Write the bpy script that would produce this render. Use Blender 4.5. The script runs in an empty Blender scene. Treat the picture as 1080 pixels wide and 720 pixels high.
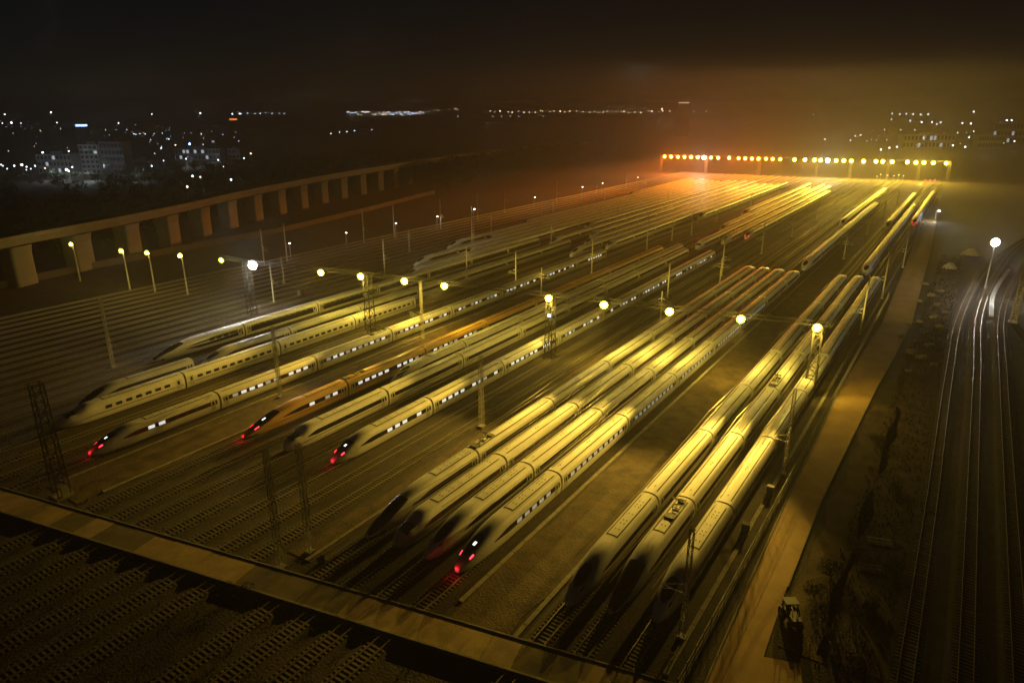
import bpy, math, random
from mathutils import Vector, Matrix, noise as mnoise
random.seed(7)
R = math.radians
scene = bpy.context.scene
COL = scene.collection

# ------------------------------------------------------------------ camera
CAM_H = 58.0
YAW = R(33.4)
FPX, HORIZ = 725.0, 112.0            # focal length and horizon row, in photo pixels (1080 x 720)
PITCH = math.atan((360 - HORIZ) / FPX)
cam_d = bpy.data.cameras.new("camera")
cam = bpy.data.objects.new("camera", cam_d)
COL.objects.link(cam)
cam.location = (0, 0, CAM_H)
cam.rotation_euler = (math.pi / 2 - PITCH, 0, YAW)
cam_d.sensor_width = 36.0
cam_d.lens = FPX / 1080 * 36.0
cam_d.clip_start = 0.5
cam_d.clip_end = 30000
scene.camera = cam


def at(px, py, z=0.0):
    """yard point (x across the tracks, y along them) of a photo pixel at height z"""
    v = 360 - py
    rz = v * math.cos(PITCH) - FPX * math.sin(PITCH)
    ry = FPX * math.cos(PITCH) + v * math.sin(PITCH)
    t = (CAM_H - z) / -rz
    X, Y = (px - 540) * t, ry * t
    return X * math.cos(YAW) - Y * math.sin(YAW), X * math.sin(YAW) + Y * math.cos(YAW)


def along(px, py, dist):
    """point of a photo pixel at a ground distance dist from the camera"""
    v = 360 - py
    rz = v * math.cos(PITCH) - FPX * math.sin(PITCH)
    ry = FPX * math.cos(PITCH) + v * math.sin(PITCH)
    rx = px - 540
    t = dist / math.hypot(rx, ry)
    X, Y = rx * t, ry * t
    return X * math.cos(YAW) - Y * math.sin(YAW), X * math.sin(YAW) + Y * math.cos(YAW), CAM_H + rz * t


# ------------------------------------------------------------------ materials
MATS = {}


def mat(name, col, rough=0.6, metal=0.0, var=0.0, scale=1.0, bump=0.0, bscale=None, col2=None, stretch=(1, 1, 1), coat=0.0):
    m = bpy.data.materials.new(name)
    m.use_nodes = True
    nt = m.node_tree
    b = nt.nodes["Principled BSDF"]
    b.inputs["Base Color"].default_value = (*col, 1)
    b.inputs["Roughness"].default_value = rough
    b.inputs["Metallic"].default_value = metal
    if coat:
        b.inputs["Coat Weight"].default_value = coat
        b.inputs["Coat Roughness"].default_value = 0.12
    if var or bump:
        tc = nt.nodes.new("ShaderNodeTexCoord")
        mp = nt.nodes.new("ShaderNodeMapping")
        mp.inputs["Scale"].default_value = stretch
        nt.links.new(tc.outputs["Object"], mp.inputs["Vector"])
        n = nt.nodes.new("ShaderNodeTexNoise")
        n.inputs["Scale"].default_value = scale
        n.inputs["Detail"].default_value = 6
        n.inputs["Roughness"].default_value = 0.62
        nt.links.new(mp.outputs[0], n.inputs["Vector"])
        if var:
            r = nt.nodes.new("ShaderNodeValToRGB")
            c2 = col2 if col2 else tuple(c * (1 - var) for c in col)
            r.color_ramp.elements[0].position = 0.35
            r.color_ramp.elements[0].color = (*c2, 1)
            r.color_ramp.elements[1].position = 0.62
            r.color_ramp.elements[1].color = (*col, 1)
            nt.links.new(n.outputs["Fac"], r.inputs[0])
            nt.links.new(r.outputs[0], b.inputs["Base Color"])
        if bump:
            bn = n
            if bscale:
                bn = nt.nodes.new("ShaderNodeTexNoise")
                bn.inputs["Scale"].default_value = bscale
                bn.inputs["Detail"].default_value = 4
                nt.links.new(mp.outputs[0], bn.inputs["Vector"])
            bp = nt.nodes.new("ShaderNodeBump")
            bp.inputs["Strength"].default_value = bump
            bp.inputs["Distance"].default_value = 0.1
            nt.links.new(bn.outputs["Fac"], bp.inputs["Height"])
            nt.links.new(bp.outputs[0], b.inputs["Normal"])
    MATS[name] = m
    return m


def emit(name, col, strength, sample=False):
    m = bpy.data.materials.new(name)
    m.use_nodes = True
    nt = m.node_tree
    b = nt.nodes["Principled BSDF"]
    b.inputs["Base Color"].default_value = (*[c * 0.5 for c in col], 1)
    b.inputs["Emission Color"].default_value = (*col, 1)
    b.inputs["Emission Strength"].default_value = strength
    if not sample:
        m.cycles.emission_sampling = 'NONE'
    MATS[name] = m
    return m


mat("earth", (0.055, 0.039, 0.02), 0.95, var=0.65, scale=0.3, bump=0.8, bscale=3.0)
mat("bare_dirt", (0.125, 0.082, 0.036), 0.95, var=0.6, scale=0.35, bump=0.8, bscale=3.5)
mat("ballast", (0.05, 0.037, 0.025), 0.95, var=0.55, scale=1.4, bump=0.9, bscale=6.0)
mat("concrete_sleeper", (0.2, 0.17, 0.12), 0.85, var=0.3, scale=0.7)
mat("rail_steel", (0.42, 0.37, 0.3), 0.45, 0.9)
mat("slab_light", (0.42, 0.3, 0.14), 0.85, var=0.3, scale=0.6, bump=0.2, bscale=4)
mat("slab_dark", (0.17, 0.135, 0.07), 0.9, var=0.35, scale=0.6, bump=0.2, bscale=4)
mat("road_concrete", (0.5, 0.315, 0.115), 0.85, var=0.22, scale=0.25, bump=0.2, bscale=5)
mat("kerb_concrete", (0.3, 0.27, 0.2), 0.85, var=0.3, scale=0.9)
mat("train_white", (0.76, 0.75, 0.71), 0.52, var=0.2, scale=0.6, stretch=(1, 0.35, 1), coat=0.06)
mat("train_grey", (0.5, 0.51, 0.49), 0.55, var=0.3, scale=0.5, stretch=(1, 0.35, 1), coat=0.15)
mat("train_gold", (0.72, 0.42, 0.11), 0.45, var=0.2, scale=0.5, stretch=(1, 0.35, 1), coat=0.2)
mat("train_dark", (0.05, 0.05, 0.055), 0.25, coat=0.3)
mat("window_band_dark", (0.018, 0.016, 0.018), 0.15)
mat("window_band_maroon", (0.085, 0.022, 0.02), 0.25)
mat("glass_dark", (0.008, 0.01, 0.012), 0.06)
mat("roof_line", (0.03, 0.024, 0.016), 0.85)
mat("stripe_red", (0.3, 0.03, 0.025), 0.4)
mat("stripe_brown", (0.16, 0.05, 0.03), 0.4)
mat("silver_swoosh", (0.82, 0.83, 0.84), 0.25, coat=0.4)
mat("underframe_dark", (0.035, 0.033, 0.03), 0.8)
mat("gangway_rubber", (0.05, 0.035, 0.03), 0.85)
mat("pantograph_black", (0.06, 0.05, 0.045), 0.6)
mat("galvanised", (0.46, 0.45, 0.41), 0.55, 0.3, var=0.3, scale=1.2)
mat("mast_concrete", (0.55, 0.52, 0.42), 0.8, var=0.25, scale=0.8)
mat("gantry_steel", (0.04, 0.036, 0.028), 0.65, 0.3, var=0.3, scale=1.0)
mat("tower_steel", (0.09, 0.08, 0.06), 0.6, 0.4, var=0.3, scale=1.0)
mat("insulator", (0.75, 0.72, 0.66), 0.25)
mat("wire", (0.3, 0.26, 0.2), 0.4, 1.0)
mat("viaduct_concrete", (0.22, 0.215, 0.175), 0.85, var=0.25, scale=0.12)
mat("wall_concrete", (0.1, 0.09, 0.065), 0.9, var=0.25, scale=0.3)
mat("leaf_dark", (0.05, 0.065, 0.028), 0.8, var=0.5, scale=0.5)
mat("leaf_olive", (0.085, 0.085, 0.032), 0.8, var=0.5, scale=0.8)
mat("bark", (0.08, 0.06, 0.04), 0.9, var=0.3, scale=4)
mat("facade_pale", (0.5, 0.5, 0.5), 0.8, var=0.15, scale=0.15)
mat("facade_grey", (0.28, 0.29, 0.3), 0.85, var=0.2, scale=0.15)
mat("facade_dark", (0.12, 0.12, 0.13), 0.9, var=0.2, scale=0.1)
mat("window_dark", (0.02, 0.022, 0.025), 0.15)
mat("rubble_grey", (0.34, 0.31, 0.27), 0.9, var=0.4, scale=1.5)
mat("tarp_pale", (0.55, 0.53, 0.48), 0.6, var=0.35, scale=1.2, bump=0.6, bscale=2.0)
mat("tractor_paint", (0.05, 0.06, 0.045), 0.45, var=0.3, scale=2)
mat("tyre", (0.02, 0.02, 0.02), 0.85)
mat("weed", (0.045, 0.04, 0.02), 0.9, var=0.4, scale=2)

emit("lamp_sodium", (1.0, 0.86, 0.10), 4.5)
emit("lamp_lime", (0.85, 0.95, 0.08), 4)
emit("lamp_white", (1.0, 0.96, 0.86), 260)
emit("lamp_orange", (1.0, 0.40, 0.03), 9)
emit("lamp_far_yellow", (1.0, 0.78, 0.06), 9)
emit("lamp_far_white", (0.95, 0.97, 1.0), 260)
emit("core_yellow", (1.0, 0.93, 0.5), 60)
emit("core_lime", (0.95, 0.98, 0.35), 25)
emit("core_white", (1.0, 0.97, 0.92), 400)
emit("core_orange", (1.0, 0.62, 0.14), 45)
emit("lamp_small_white", (1.0, 0.93, 0.78), 14)
emit("lamp_cool", (0.7, 0.85, 1.0), 60)
emit("tail_red", (1.0, 0.02, 0.04), 9)
emit("cab_white", (0.95, 0.95, 1.0), 1.6)
emit("window_lit", (0.93, 0.95, 0.86), 0.75)
emit("window_dim", (0.8, 0.85, 0.7), 0.22)
emit("town_white", (0.72, 0.86, 1.0), 1.0)
emit("town_warm", (1.0, 0.78, 0.48), 1.0)
emit("town_blue", (0.35, 0.5, 1.0), 1.0)
emit("town_orange", (1.0, 0.25, 0.06), 1.0)
M = MATS


# ------------------------------------------------------------------ mesh helper
class MB:
    def __init__(s):
        s.v, s.f, s.m, s.sm = [], [], [], []
        s.mi = 0
        s.smooth = False

    def face(s, idx):
        s.f.append(idx); s.m.append(s.mi); s.sm.append(s.smooth)

    def box(s, x0, x1, y0, y1, z0, z1, bottom=True):
        b = len(s.v)
        s.v += [(x0, y0, z0), (x1, y0, z0), (x1, y1, z0), (x0, y1, z0), (x0, y0, z1), (x1, y0, z1), (x1, y1, z1), (x0, y1, z1)]
        q = [(4, 5, 6, 7), (0, 1, 5, 4), (1, 2, 6, 5), (2, 3, 7, 6), (3, 0, 4, 7)]
        if bottom:
            q.append((3, 2, 1, 0))
        for t in q:
            s.face(tuple(b + i for i in t))

    def bar(s, p, q, w, h=None):
        """square bar from p to q"""
        h = h or w
        p, q = Vector(p), Vector(q)
        d = (q - p)
        if d.length < 1e-6:
            return
        d.normalize()
        up = Vector((0, 0, 1)) if abs(d.z) < 0.95 else Vector((1, 0, 0))
        a = d.cross(up).normalized(); c = a.cross(d).normalized()
        b = len(s.v)
        for e in (p, q):
            for sx, sz in ((-1, -1), (1, -1), (1, 1), (-1, 1)):
                s.v.append(tuple(e + a * (sx * w / 2) + c * (sz * h / 2)))
        for t in ((3, 2, 1, 0), (4, 5, 6, 7), (0, 1, 5, 4), (1, 2, 6, 5), (2, 3, 7, 6), (3, 0, 4, 7)):
            s.face(tuple(b + i for i in t))

    def tube(s, p, q, r0, r1=None, n=8, cap=True):
        r1 = r0 if r1 is None else r1
        p, q = Vector(p), Vector(q)
        d = (q - p).normalized()
        up = Vector((0, 0, 1)) if abs(d.z) < 0.95 else Vector((1, 0, 0))
        a = d.cross(up).normalized(); c = a.cross(d).normalized()
        b = len(s.v)
        for e, r in ((p, r0), (q, r1)):
            for i in range(n):
                t = 2 * math.pi * i / n
                s.v.append(tuple(e + a * (r * math.cos(t)) + c * (r * math.sin(t))))
        sm = s.smooth
        s.smooth = True
        for i in range(n):
            j = (i + 1) % n
            s.face((b + i, b + n + i, b + n + j, b + j)[::-1])
        s.smooth = False
        if cap:
            s.face(tuple(b + i for i in range(n)))
            s.face(tuple(b + n + i for i in range(n))[::-1])
        s.smooth = sm

    def ball(s, c, r, nu=8, nv=5, sq=1.0, jit=0.0):
        b = len(s.v)
        s.v.append((c[0], c[1], c[2] + r * sq))
        for j in range(1, nv):
            p = math.pi * j / nv
            for i in range(nu):
                t = 2 * math.pi * i / nu
                k = 1 + (random.uniform(-jit, jit) if jit else 0)
                s.v.append((c[0] + r * k * math.sin(p) * math.cos(t), c[1] + r * k * math.sin(p) * math.sin(t), c[2] + r * k * sq * math.cos(p)))
        s.v.append((c[0], c[1], c[2] - r * sq))
        e = len(s.v) - 1
        for i in range(nu):
            k = (i + 1) % nu
            s.face((b, b + 1 + i, b + 1 + k))
            for j in range(nv - 2):
                o = b + 1 + j * nu
                s.face((o + i, o + nu + i, o + nu + k, o + k))
            o = b + 1 + (nv - 2) * nu
            s.face((o + i, e, o + k))

    def grid(s, pts):
        """pts: rows of equal length"""
        b = len(s.v)
        n = len(pts[0])
        for r in pts:
            s.v += [tuple(p) for p in r]
        for i in range(len(pts) - 1):
            for j in range(n - 1):
                s.face((b + i * n + j, b + i * n + j + 1, b + (i + 1) * n + j + 1, b + (i + 1) * n + j))

    def mesh(s, name, *mats):
        me = bpy.data.meshes.new(name)
        me.from_pydata(s.v, [], s.f)
        for m in mats:
            me.materials.append(M[m] if isinstance(m, str) else m)
        me.polygons.foreach_set("material_index", s.m)
        me.polygons.foreach_set("use_smooth", s.sm)
        me.update()
        return me


def link(name, me, parent=None, loc=(0, 0, 0), rotz=0.0):
    o = bpy.data.objects.new(name, me)
    COL.objects.link(o)
    if parent is not None:
        o.parent = parent
    o.location = loc
    o.rotation_euler = (0, 0, rotz)
    return o


def tag(o, label, cat, group=None):
    o["label"] = label
    o["category"] = cat
    if group:
        o["group"] = group
    return o


def thing(name, label, cat, loc=(0, 0, 0), rotz=0.0, group=None):
    return tag(link(name, None, None, loc, rotz), label, cat, group)


def kind(o, k):
    o["kind"] = k
    return o


def nth(i):
    return ["first", "second", "third", "fourth", "fifth", "sixth", "seventh", "eighth", "ninth", "tenth", "eleventh", "twelfth",
            "thirteenth", "fourteenth", "fifteenth", "sixteenth", "seventeenth", "eighteenth", "nineteenth", "twentieth",
            "twenty-first", "twenty-second", "twenty-third", "twenty-fourth", "twenty-fifth", "twenty-sixth", "twenty-seventh",
            "twenty-eighth", "twenty-ninth", "thirtieth", "thirty-first", "thirty-second", "thirty-third", "thirty-fourth",
            "thirty-fifth", "thirty-sixth", "thirty-seventh", "thirty-eighth", "thirty-ninth", "fortieth"][i]


# ------------------------------------------------------------------ ground
g = MB()
xs = [-7000, -3000, -1200, -600, -380, -200, 0, 200, 600, 2500, 7000]
ys = [-400, -100, 0, 100, 200, 400, 700, 1200, 2500, 5000, 8500]
g.grid([[(x, y, 0.0) for x in xs] for y in ys][::-1])
kind(link("ground", g.mesh("ground", "earth")), "structure")


def strip_mesh(pts, w, z, m, name, ws=None):
    b = MB()
    L, Rr = [], []
    for i, p in enumerate(pts):
        a = Vector(pts[max(0, i - 1)]); c = Vector(pts[min(len(pts) - 1, i + 1)])
        d = (c - a).normalized()
        n = Vector((-d.y, d.x))
        w = ws[i] if ws else w
        L.append((p[0] + n.x * w / 2, p[1] + n.y * w / 2, z))
        Rr.append((p[0] - n.x * w / 2, p[1] - n.y * w / 2, z))
    b.grid([Rr, L])
    return b.mesh(name, m)


def ragged(x0, x1, y0, y1, z, m, name, amp=0.7, step=2.5):
    """long bare dirt patch with uneven edges"""
    b = MB()
    n = max(4, int((y1 - y0) / step))
    rows = []
    for i in range(n + 1):
        y = y0 + (y1 - y0) * i / n
        a = amp * mnoise.noise((x0 * 0.31, y * 0.13, 0.3)) * 1.6
        c = amp * mnoise.noise((x1 * 0.37, y * 0.13, 7.7)) * 1.6
        rows.append([(x0 + a, y, z), ((x0 + x1) / 2, y, z), (x1 + c, y, z)])
    b.grid(rows[::-1])
    return b.mesh(name, m)


for (x0, x1, y0, y1) in ((-116.2, -106.6, 40, 330), (-69.4, -65.2, 50, 300), (-43.5, -35.4, 52, 560), (-9.6, -4.4, 69, 150), (-5.2, 1.6, 70, 330)):
    kind(link("dirt", ragged(x0, x1, y0, y1, 0.05, "bare_dirt", "dirt")), "structure")

# access road on the right of the yard, with kerbs, and the side branch near the camera
road = [(-12.2, 20), (-12.1, 58), (-12.9, 80), (-13.4, 104), (-13.1, 160), (-11.2, 212), (-13.5, 320), (-17, 430), (-21, 560)]
road_w = [4.6, 4.4, 4.2, 4.4, 6.4, 6.8, 6.8, 7, 7]
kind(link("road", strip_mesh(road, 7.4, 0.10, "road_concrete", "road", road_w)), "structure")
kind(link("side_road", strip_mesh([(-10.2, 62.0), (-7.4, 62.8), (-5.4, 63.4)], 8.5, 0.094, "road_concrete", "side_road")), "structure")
kb = MB()
for i in range(len(road) - 1):
    for sx in (-1, 1):
        if sx > 0 and road[i][1] < 75:
            continue
        (xa, ya), (xb, yb) = road[i], road[i + 1]
        kb.bar((xa + sx * (road_w[i] / 2 + 0.1), ya, 0.1), (xb + sx * (road_w[i + 1] / 2 + 0.1), yb, 0.1), 0.18, 0.28)
kind(link("kerb", kb.mesh("kerb", "kerb_concrete")), "structure")

# crossing strip of concrete panels skewed over the tracks
sd = Vector((1.0, 0.205)).normalized()          # direction of the strip
sn = Vector((-sd.y, sd.x))
s0 = Vector((-117.7, 33.9))


def spt(a, c):
    p = s0 + sd * a + sn * c
    return p.x, p.y


st = MB()
a = -150.0
while a < 104:
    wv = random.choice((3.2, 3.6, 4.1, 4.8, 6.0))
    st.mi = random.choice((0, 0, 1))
    st.smooth = False
    p = [spt(a, -2.15), spt(a + wv - 0.05, -2.15), spt(a + wv - 0.05, 2.15), spt(a, 2.15)]
    z1 = 0.44 + random.uniform(-0.012, 0.012)
    b = len(st.v)
    st.v += [(x, y, 0.02) for x, y in p] + [(x, y, z1) for x, y in p]
    for t in ((4, 5, 6, 7), (0, 1, 5, 4), (1, 2, 6, 5), (2, 3, 7, 6), (3, 0, 4, 7)):
        st.face(tuple(b + i for i in t))
    a += wv
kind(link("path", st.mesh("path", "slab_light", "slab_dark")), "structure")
ke = MB()
for c, w in ((-2.35, 0.3), (2.3, 0.2)):
    p, q = spt(-150, c), spt(104, c)
    ke.bar((*p, 0.26), (*q, 0.26), w, 0.52)
kind(link("path_edge", ke.mesh("path_edge", "kerb_concrete")), "structure")

# ------------------------------------------------------------------ railway tracks
TY0, TY1 = -70.0, 640.0
tb = MB()
for y0 in range(int(TY0), int(TY1), 71):
    tb.grid([[(-2.1, y, 0.008), (-1.55, y, 0.16), (1.55, y, 0.16), (2.1, y, 0.008)] for y in (y0, min(TY1, y0 + 71))][::-1])
me_bed = tb.mesh("ballast_bed", "ballast")
ts = MB()
y = TY0
while y < TY1:
    ts.box(-1.28, 1.28, y, y + 0.27, 0.12, 0.225, bottom=False)
    y += 0.62
me_slp = ts.mesh("sleepers", "concrete_sleeper")
tr = MB()
tr.box(-0.036, 0.036, TY0, TY1, 0.365, 0.40)
tr.box(-0.011, 0.011, TY0, TY1, 0.25, 0.365, bottom=False)
tr.box(-0.07, 0.07, TY0, TY1, 0.225, 0.25, bottom=False)
me_rail = tr.mesh("rail", "rail_steel")

WS = dict(D3=-22.1, D2=-27.2, D1=-32.1, C4=-47.2, C3=-52.3, C2=-57.4, C1=-62.5, B5=-72.4, B4=-77.4, B3=-82.5, B22=-87.6, B2=-92.9,
          B15=-97.9, B1=-103.3, A4=-119.8, A35=-125.0, A33=-130.2, A3=-135.6, A2=-142.1, A15=-148.7, A1=-155.4)
TRACK_LABEL = dict(
    D3="track under the long train closest to the access road", D2="track under the train with a pantograph, middle of the three by the access road",
    D1="track under the left train of the three by the access road", C4="track under the red-lamped train of the central group of four",
    C3="track under the third train from the left in the central four", C2="track under the bulbous train second in the central four",
    C1="track under the dark long-nosed train of the central four", B5="empty track just left of the thin dirt strip beside the central four",
    B4="empty track second left of the thin dirt strip beside the central four", B3="track under the train with glowing windows right of the blunt yellow train",
    B22="empty track between the blunt yellow train and the train with glowing windows", B2="track under the blunt yellow train with a dark visor windscreen",
    B15="track under the dim train parked deeper between red-nosed and blunt trains", B1="track under the dark train with the strongest red nose lamps",
    A4="track under the maroon-banded train beside the wide dirt strip", A35="empty track left of the maroon-banded train",
    A33="empty track right of the cream train with separate windows", A3="track under the cream train with separate square windows",
    A2="track under the dull grey-green train behind the cream train", A15="empty track between the grey-green train and the silver swoosh train",
    A1="track under the silver train with white swoosh")
tracks = [(TRACK_LABEL[k], WS[k]) for k in WS]
for i in range(14):
    tracks.append(("empty ballasted track in the bare left yard, %s out from the silver swoosh train" % nth(i), -160.6 - 5.1 * i))
for lab, w in tracks:
    t = thing("railway_track", lab, "railway track", (w, 0, 0), 0, "parallel stabling tracks of the yard")
    link("ballast_bed", me_bed, t)
    link("sleepers", me_slp, t)
    link("rail", me_rail, t, (-0.7175, 0, 0))
    link("rail", me_rail, t, (0.7175, 0, 0))


# curved main line on the far right
def curve_pts(ctrl, n=14):
    out = []
    P = [Vector(c) for c in ctrl]
    P = [P[0] * 2 - P[1]] + P + [P[-1] * 2 - P[-2]]
    for i in range(1, len(P) - 2):
        for k in range(n):
            t = k / n
            p0, p1, p2, p3 = P[i - 1], P[i], P[i + 1], P[i + 2]
            out.append(0.5 * ((2 * p1) + (p2 - p0) * t + (2 * p0 - 5 * p1 + 4 * p2 - p3) * t * t + (3 * p1 - p0 - 3 * p2 + p3) * t ** 3))
    out.append(P[-2])
    return out


def curved_track(ctrl, label):
    t = thing("railway_track", label, "railway track", (0, 0, 0), 0, "curved main line tracks")
    pts = curve_pts(ctrl)
    bed, slp, r1, r2 = MB(), MB(), MB(), MB()
    rows = []
    ra, rb = [], []
    for i, p in enumerate(pts):
        d = (pts[min(len(pts) - 1, i + 1)] - pts[max(0, i - 1)]).normalized()
        n = Vector((d.y, -d.x))
        rows.append([(p.x + n.x * o, p.y + n.y * o, z) for o, z in ((-2.1, 0.008), (-1.55, 0.16), (1.55, 0.16), (2.1, 0.008))])
        ra.append(p - n * 0.7175); rb.append(p + n * 0.7175)
        if i < len(pts) - 1:
            q = pts[i + 1]
            L = (q - p).length
            k = 0.0
            while k < L:
                c = p.lerp(q, k / L)
                slp.bar((c.x - n.x * 1.28, c.y - n.y * 1.28, 0.172), (c.x + n.x * 1.28, c.y + n.y * 1.28, 0.172), 0.27, 0.105)
                k += 0.62
    bed.grid(rows[::-1])
    for a_, b_ in ((ra, r1), (rb, r2)):
        for i in range(len(a_) - 1):
            b_.bar((a_[i].x, a_[i].y, 0.31), (a_[i + 1].x, a_[i + 1].y, 0.31), 0.075, 0.17)
    link("ballast_bed", bed.mesh("ballast_bed", "ballast"), t)
    link("sleepers", slp.mesh("sleepers", "concrete_sleeper"), t)
    link("rail", r1.mesh("rail", "rail_steel"), t)
    link("rail", r2.mesh("rail", "rail_steel"), t)


curved_track([(3.2, 20), (3.2, 74), (3.2, 116), (2.9, 174), (3.4, 231), (8.0, 298), (16, 354), (34, 440)], "bright-railed curved main line track nearest to the rubble heaps")
curved_track([(8.6, 20), (8.6, 75), (8.2, 177), (8.2, 240), (13.6, 312), (22.4, 376), (42, 455)], "second curved main line track, just beyond the one by the rubble")
curved_track([(13.8, 20), (13.5, 99), (13.2, 179), (13.6, 242), (19.2, 304), (29, 370), (49, 445)], "third curved main line track, running past the lattice mast on the right")


# ------------------------------------------------------------------ trains
PROF = [(0, 3.86), (0.35, 3.85), (0.68, 3.80), (1.0, 3.70), (1.26, 3.53), (1.44, 3.30), (1.56, 3.0), (1.64, 2.6), (1.67, 2.2), (1.67, 1.8), (1.64, 1.35),
        (1.56, 0.9), (1.46, 0.6), (1.34, 0.42)]
PL = [0.0]
for i in range(1, len(PROF)):
    PL.append(PL[-1] + math.dist(PROF[i], PROF[i - 1]))


def prof(s):
    L = abs(s) * PL[-1]
    for i in range(1, len(PROF)):
        if L <= PL[i] + 1e-9:
            k = (L - PL[i - 1]) / (PL[i] - PL[i - 1])
            x = PROF[i - 1][0] + k * (PROF[i][0] - PROF[i - 1][0])
            z = PROF[i - 1][1] + k * (PROF[i][1] - PROF[i - 1][1])
            return (x if s >= 0 else -x), z
    return (PROF[-1][0] if s >= 0 else -PROF[-1][0]), PROF[-1][1]


def s_of_z(z):
    lo, hi = 0.0, 1.0
    for _ in range(30):
        m_ = (lo + hi) / 2
        if prof(m_)[1] > z:
            lo = m_
        else:
            hi = m_
    return lo


def sstep(a, b, x):
    t = max(0, min(1, (x - a) / (b - a)))
    return t * t * (3 - 2 * t)


STYLES = {   # nose length, width power, height of tip, height curve
    "oval": dict(L=10.5, wp=0.50, zt=1.4, hp=0.86),
    "long": dict(L=13.0, wp=0.60, zt=1.05, hp=0.92),
    "blunt": dict(L=6.5, wp=0.40, zt=1.75, hp=0.72),
    "wedge": dict(L=8.5, wp=0.46, zt=1.2, hp=0.85),
}
CARL = 24.6


def surf(y, s, style=None):
    x, z = prof(s)
    if style:
        S = STYLES[style]
        t = max(0.0, min(1.0, y / S["L"]))
        sw = 0.14 + 0.86 * (1 - (1 - t) ** 2.1) ** S["wp"] if t < 1 else 1.0
        zt = S["zt"] + (3.86 - S["zt"]) * math.sin(math.pi / 2 * t ** S["hp"]) ** 1.05
        if style == "blunt":
            zt -= 0.35 * math.exp(-((t - 0.45) / 0.16) ** 2)
        zb = 0.42 + 0.28 * (1 - t) ** 3
        x *= sw
        # the skirt at the tip tucks in a little
        z = zb + (z - 0.42) / 3.44 * (zt - zb)
    return Vector((x, y, z))


def surf_n(y, s, style, off):
    e = 0.004
    p = surf(y, s, style)
    du = surf(y + 0.02, s, style) - surf(max(0, y - 0.02), s, style)
    dv = surf(y, min(1, s + e), style) - surf(y, max(-1, s - e), style)
    n = dv.cross(du)
    if n.length < 1e-9:
        return p
    n.normalize()
    c = Vector((0, p.y, 1.9))
    if n.dot(p - c + Vector((0, -2.0 if style and p.y < STYLES[style]["L"] * 0.6 else 0, 0))) < 0:
        n = -n
    return p + n * off


def patch(b, ya, yb, sa, sb, style=None, off=0.012, ny=2, ns=3, ell=False, sfun=None):
    """piece of body surface raised by off; ell = elliptical outline"""
    rows = []
    for i in range(ny + 1):
        k = i / ny
        yy = ya + (yb - ya) * k
        lo, hi = sa, sb
        if sfun:
            lo, hi = sfun(k)
        if ell:
            w = math.sqrt(max(0.0, 1 - (2 * k - 1) ** 2))
            c_ = (sa + sb) / 2
            lo, hi = c_ + (sa - c_) * w, c_ + (sb - c_) * w
        rows.append([surf_n(yy, lo + (hi - lo) * j / ns, style, off) for j in range(ns + 1)])
    sm = b.smooth
    b.smooth = True
    b.grid(rows)
    b.smooth = sm


NS = 36


def body_mesh(style, m):
    b = MB()
    b.smooth = True
    ylist = [0, CARL] if not style else []
    if style:
        L = STYLES[style]["L"]
        ylist = [L * (k / 22) ** 1.7 for k in range(23)] + [L + (CARL - L) * k / 4 for k in range(1, 5)]
    else:
        ylist = [CARL * k / 4 for k in range(5)]
    rows = []
    for yy in ylist:
        rows.append([surf(yy, -1 + 2 * j / NS, style) for j in range(NS + 1)])
    b.grid(rows)
    b.smooth = False
    for r, flip in ((rows[0], False), (rows[-1], True)):      # end caps
        o = len(b.v)
        b.v += [tuple(p) for p in r]
        idx = tuple(range(o, o + len(r)))
        b.face(idx[::-1] if flip else idx)
    o = len(b.v)                                              # underside
    b.v += [tuple(r[0]) for r in rows] + [tuple(r[-1]) for r in rows]
    n = len(rows)
    for i in range(n - 1):
        b.face((o + i, o + i + 1, o + n + i + 1, o + n + i))
    return b.mesh("car_body", m)


def trim_mesh(style, head):
    """two dark grooves along the roof, their end brackets and small vents"""
    b = MB()
    ya = STYLES[style]["L"] + 1.5 if style else 0.9
    yb = CARL - 0.9
    for sg in (-1, 1):
        patch(b, ya, yb, sg * 0.172 - 0.019, sg * 0.172 + 0.019, None, 0.014, 1, 1)
    if head:
        patch(b, ya, ya + 0.28, -0.172, 0.172, None, 0.015, 1, 4)
        for yy in (ya + 1.6, ya + 3.2, ya + 4.1, ya + 6.0, ya + 8.1, ya + 8.8, yb - 2.0):
            if yy < yb:
                for c_ in (-0.05, 0.06):
                    patch(b, yy, yy + 0.34, c_ - 0.014, c_ + 0.014, None, 0.016, 1, 1)
    else:
        for yy in (2.0, 11.2, 12.0, 21.5):
            patch(b, yy, yy + 0.3, -0.02, 0.02, None, 0.016, 1, 1)
    return b.mesh("roof_trim", "roof_line")


def band_mesh(style, side, m, zlo=1.95, zhi=2.78):
    b = MB()
    sa, sb = s_of_z(zhi) * side, s_of_z(zlo) * side
    if style:
        L = STYLES[style]["L"]
        y0 = L * 0.62
        mid = (sa + sb) / 2
        patch(b, y0, L, sa, sb, style, 0.012, 8, 3, sfun=lambda k: (mid + (sa - mid) * min(1, 0.12 + k * 1.1), mid + (sb - mid) * min(1, 0.25 + k * 1.0)))
        patch(b, L, CARL - 0.5, sa, sb, None, 0.012, 1, 3)
    else:
        patch(b, 0.5, CARL - 0.5, sa, sb, None, 0.012, 1, 3)
    return b.mesh("window_band", m)


def stripe_mesh(style, m):
    b = MB()
    for side in (-1, 1):
        sa, sb = s_of_z(1.62) * side, s_of_z(1.45) * side
        if style:
            L = STYLES[style]["L"]
            patch(b, L * 0.16, L, sa, sb, style, 0.014, 12, 1)
            patch(b, L, CARL - 0.4, sa, sb, None, 0.014, 1, 1)
        else:
            patch(b, 0.4, CARL - 0.4, sa, sb, None, 0.014, 1, 1)
    return b.mesh("side_stripe", m)


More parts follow.
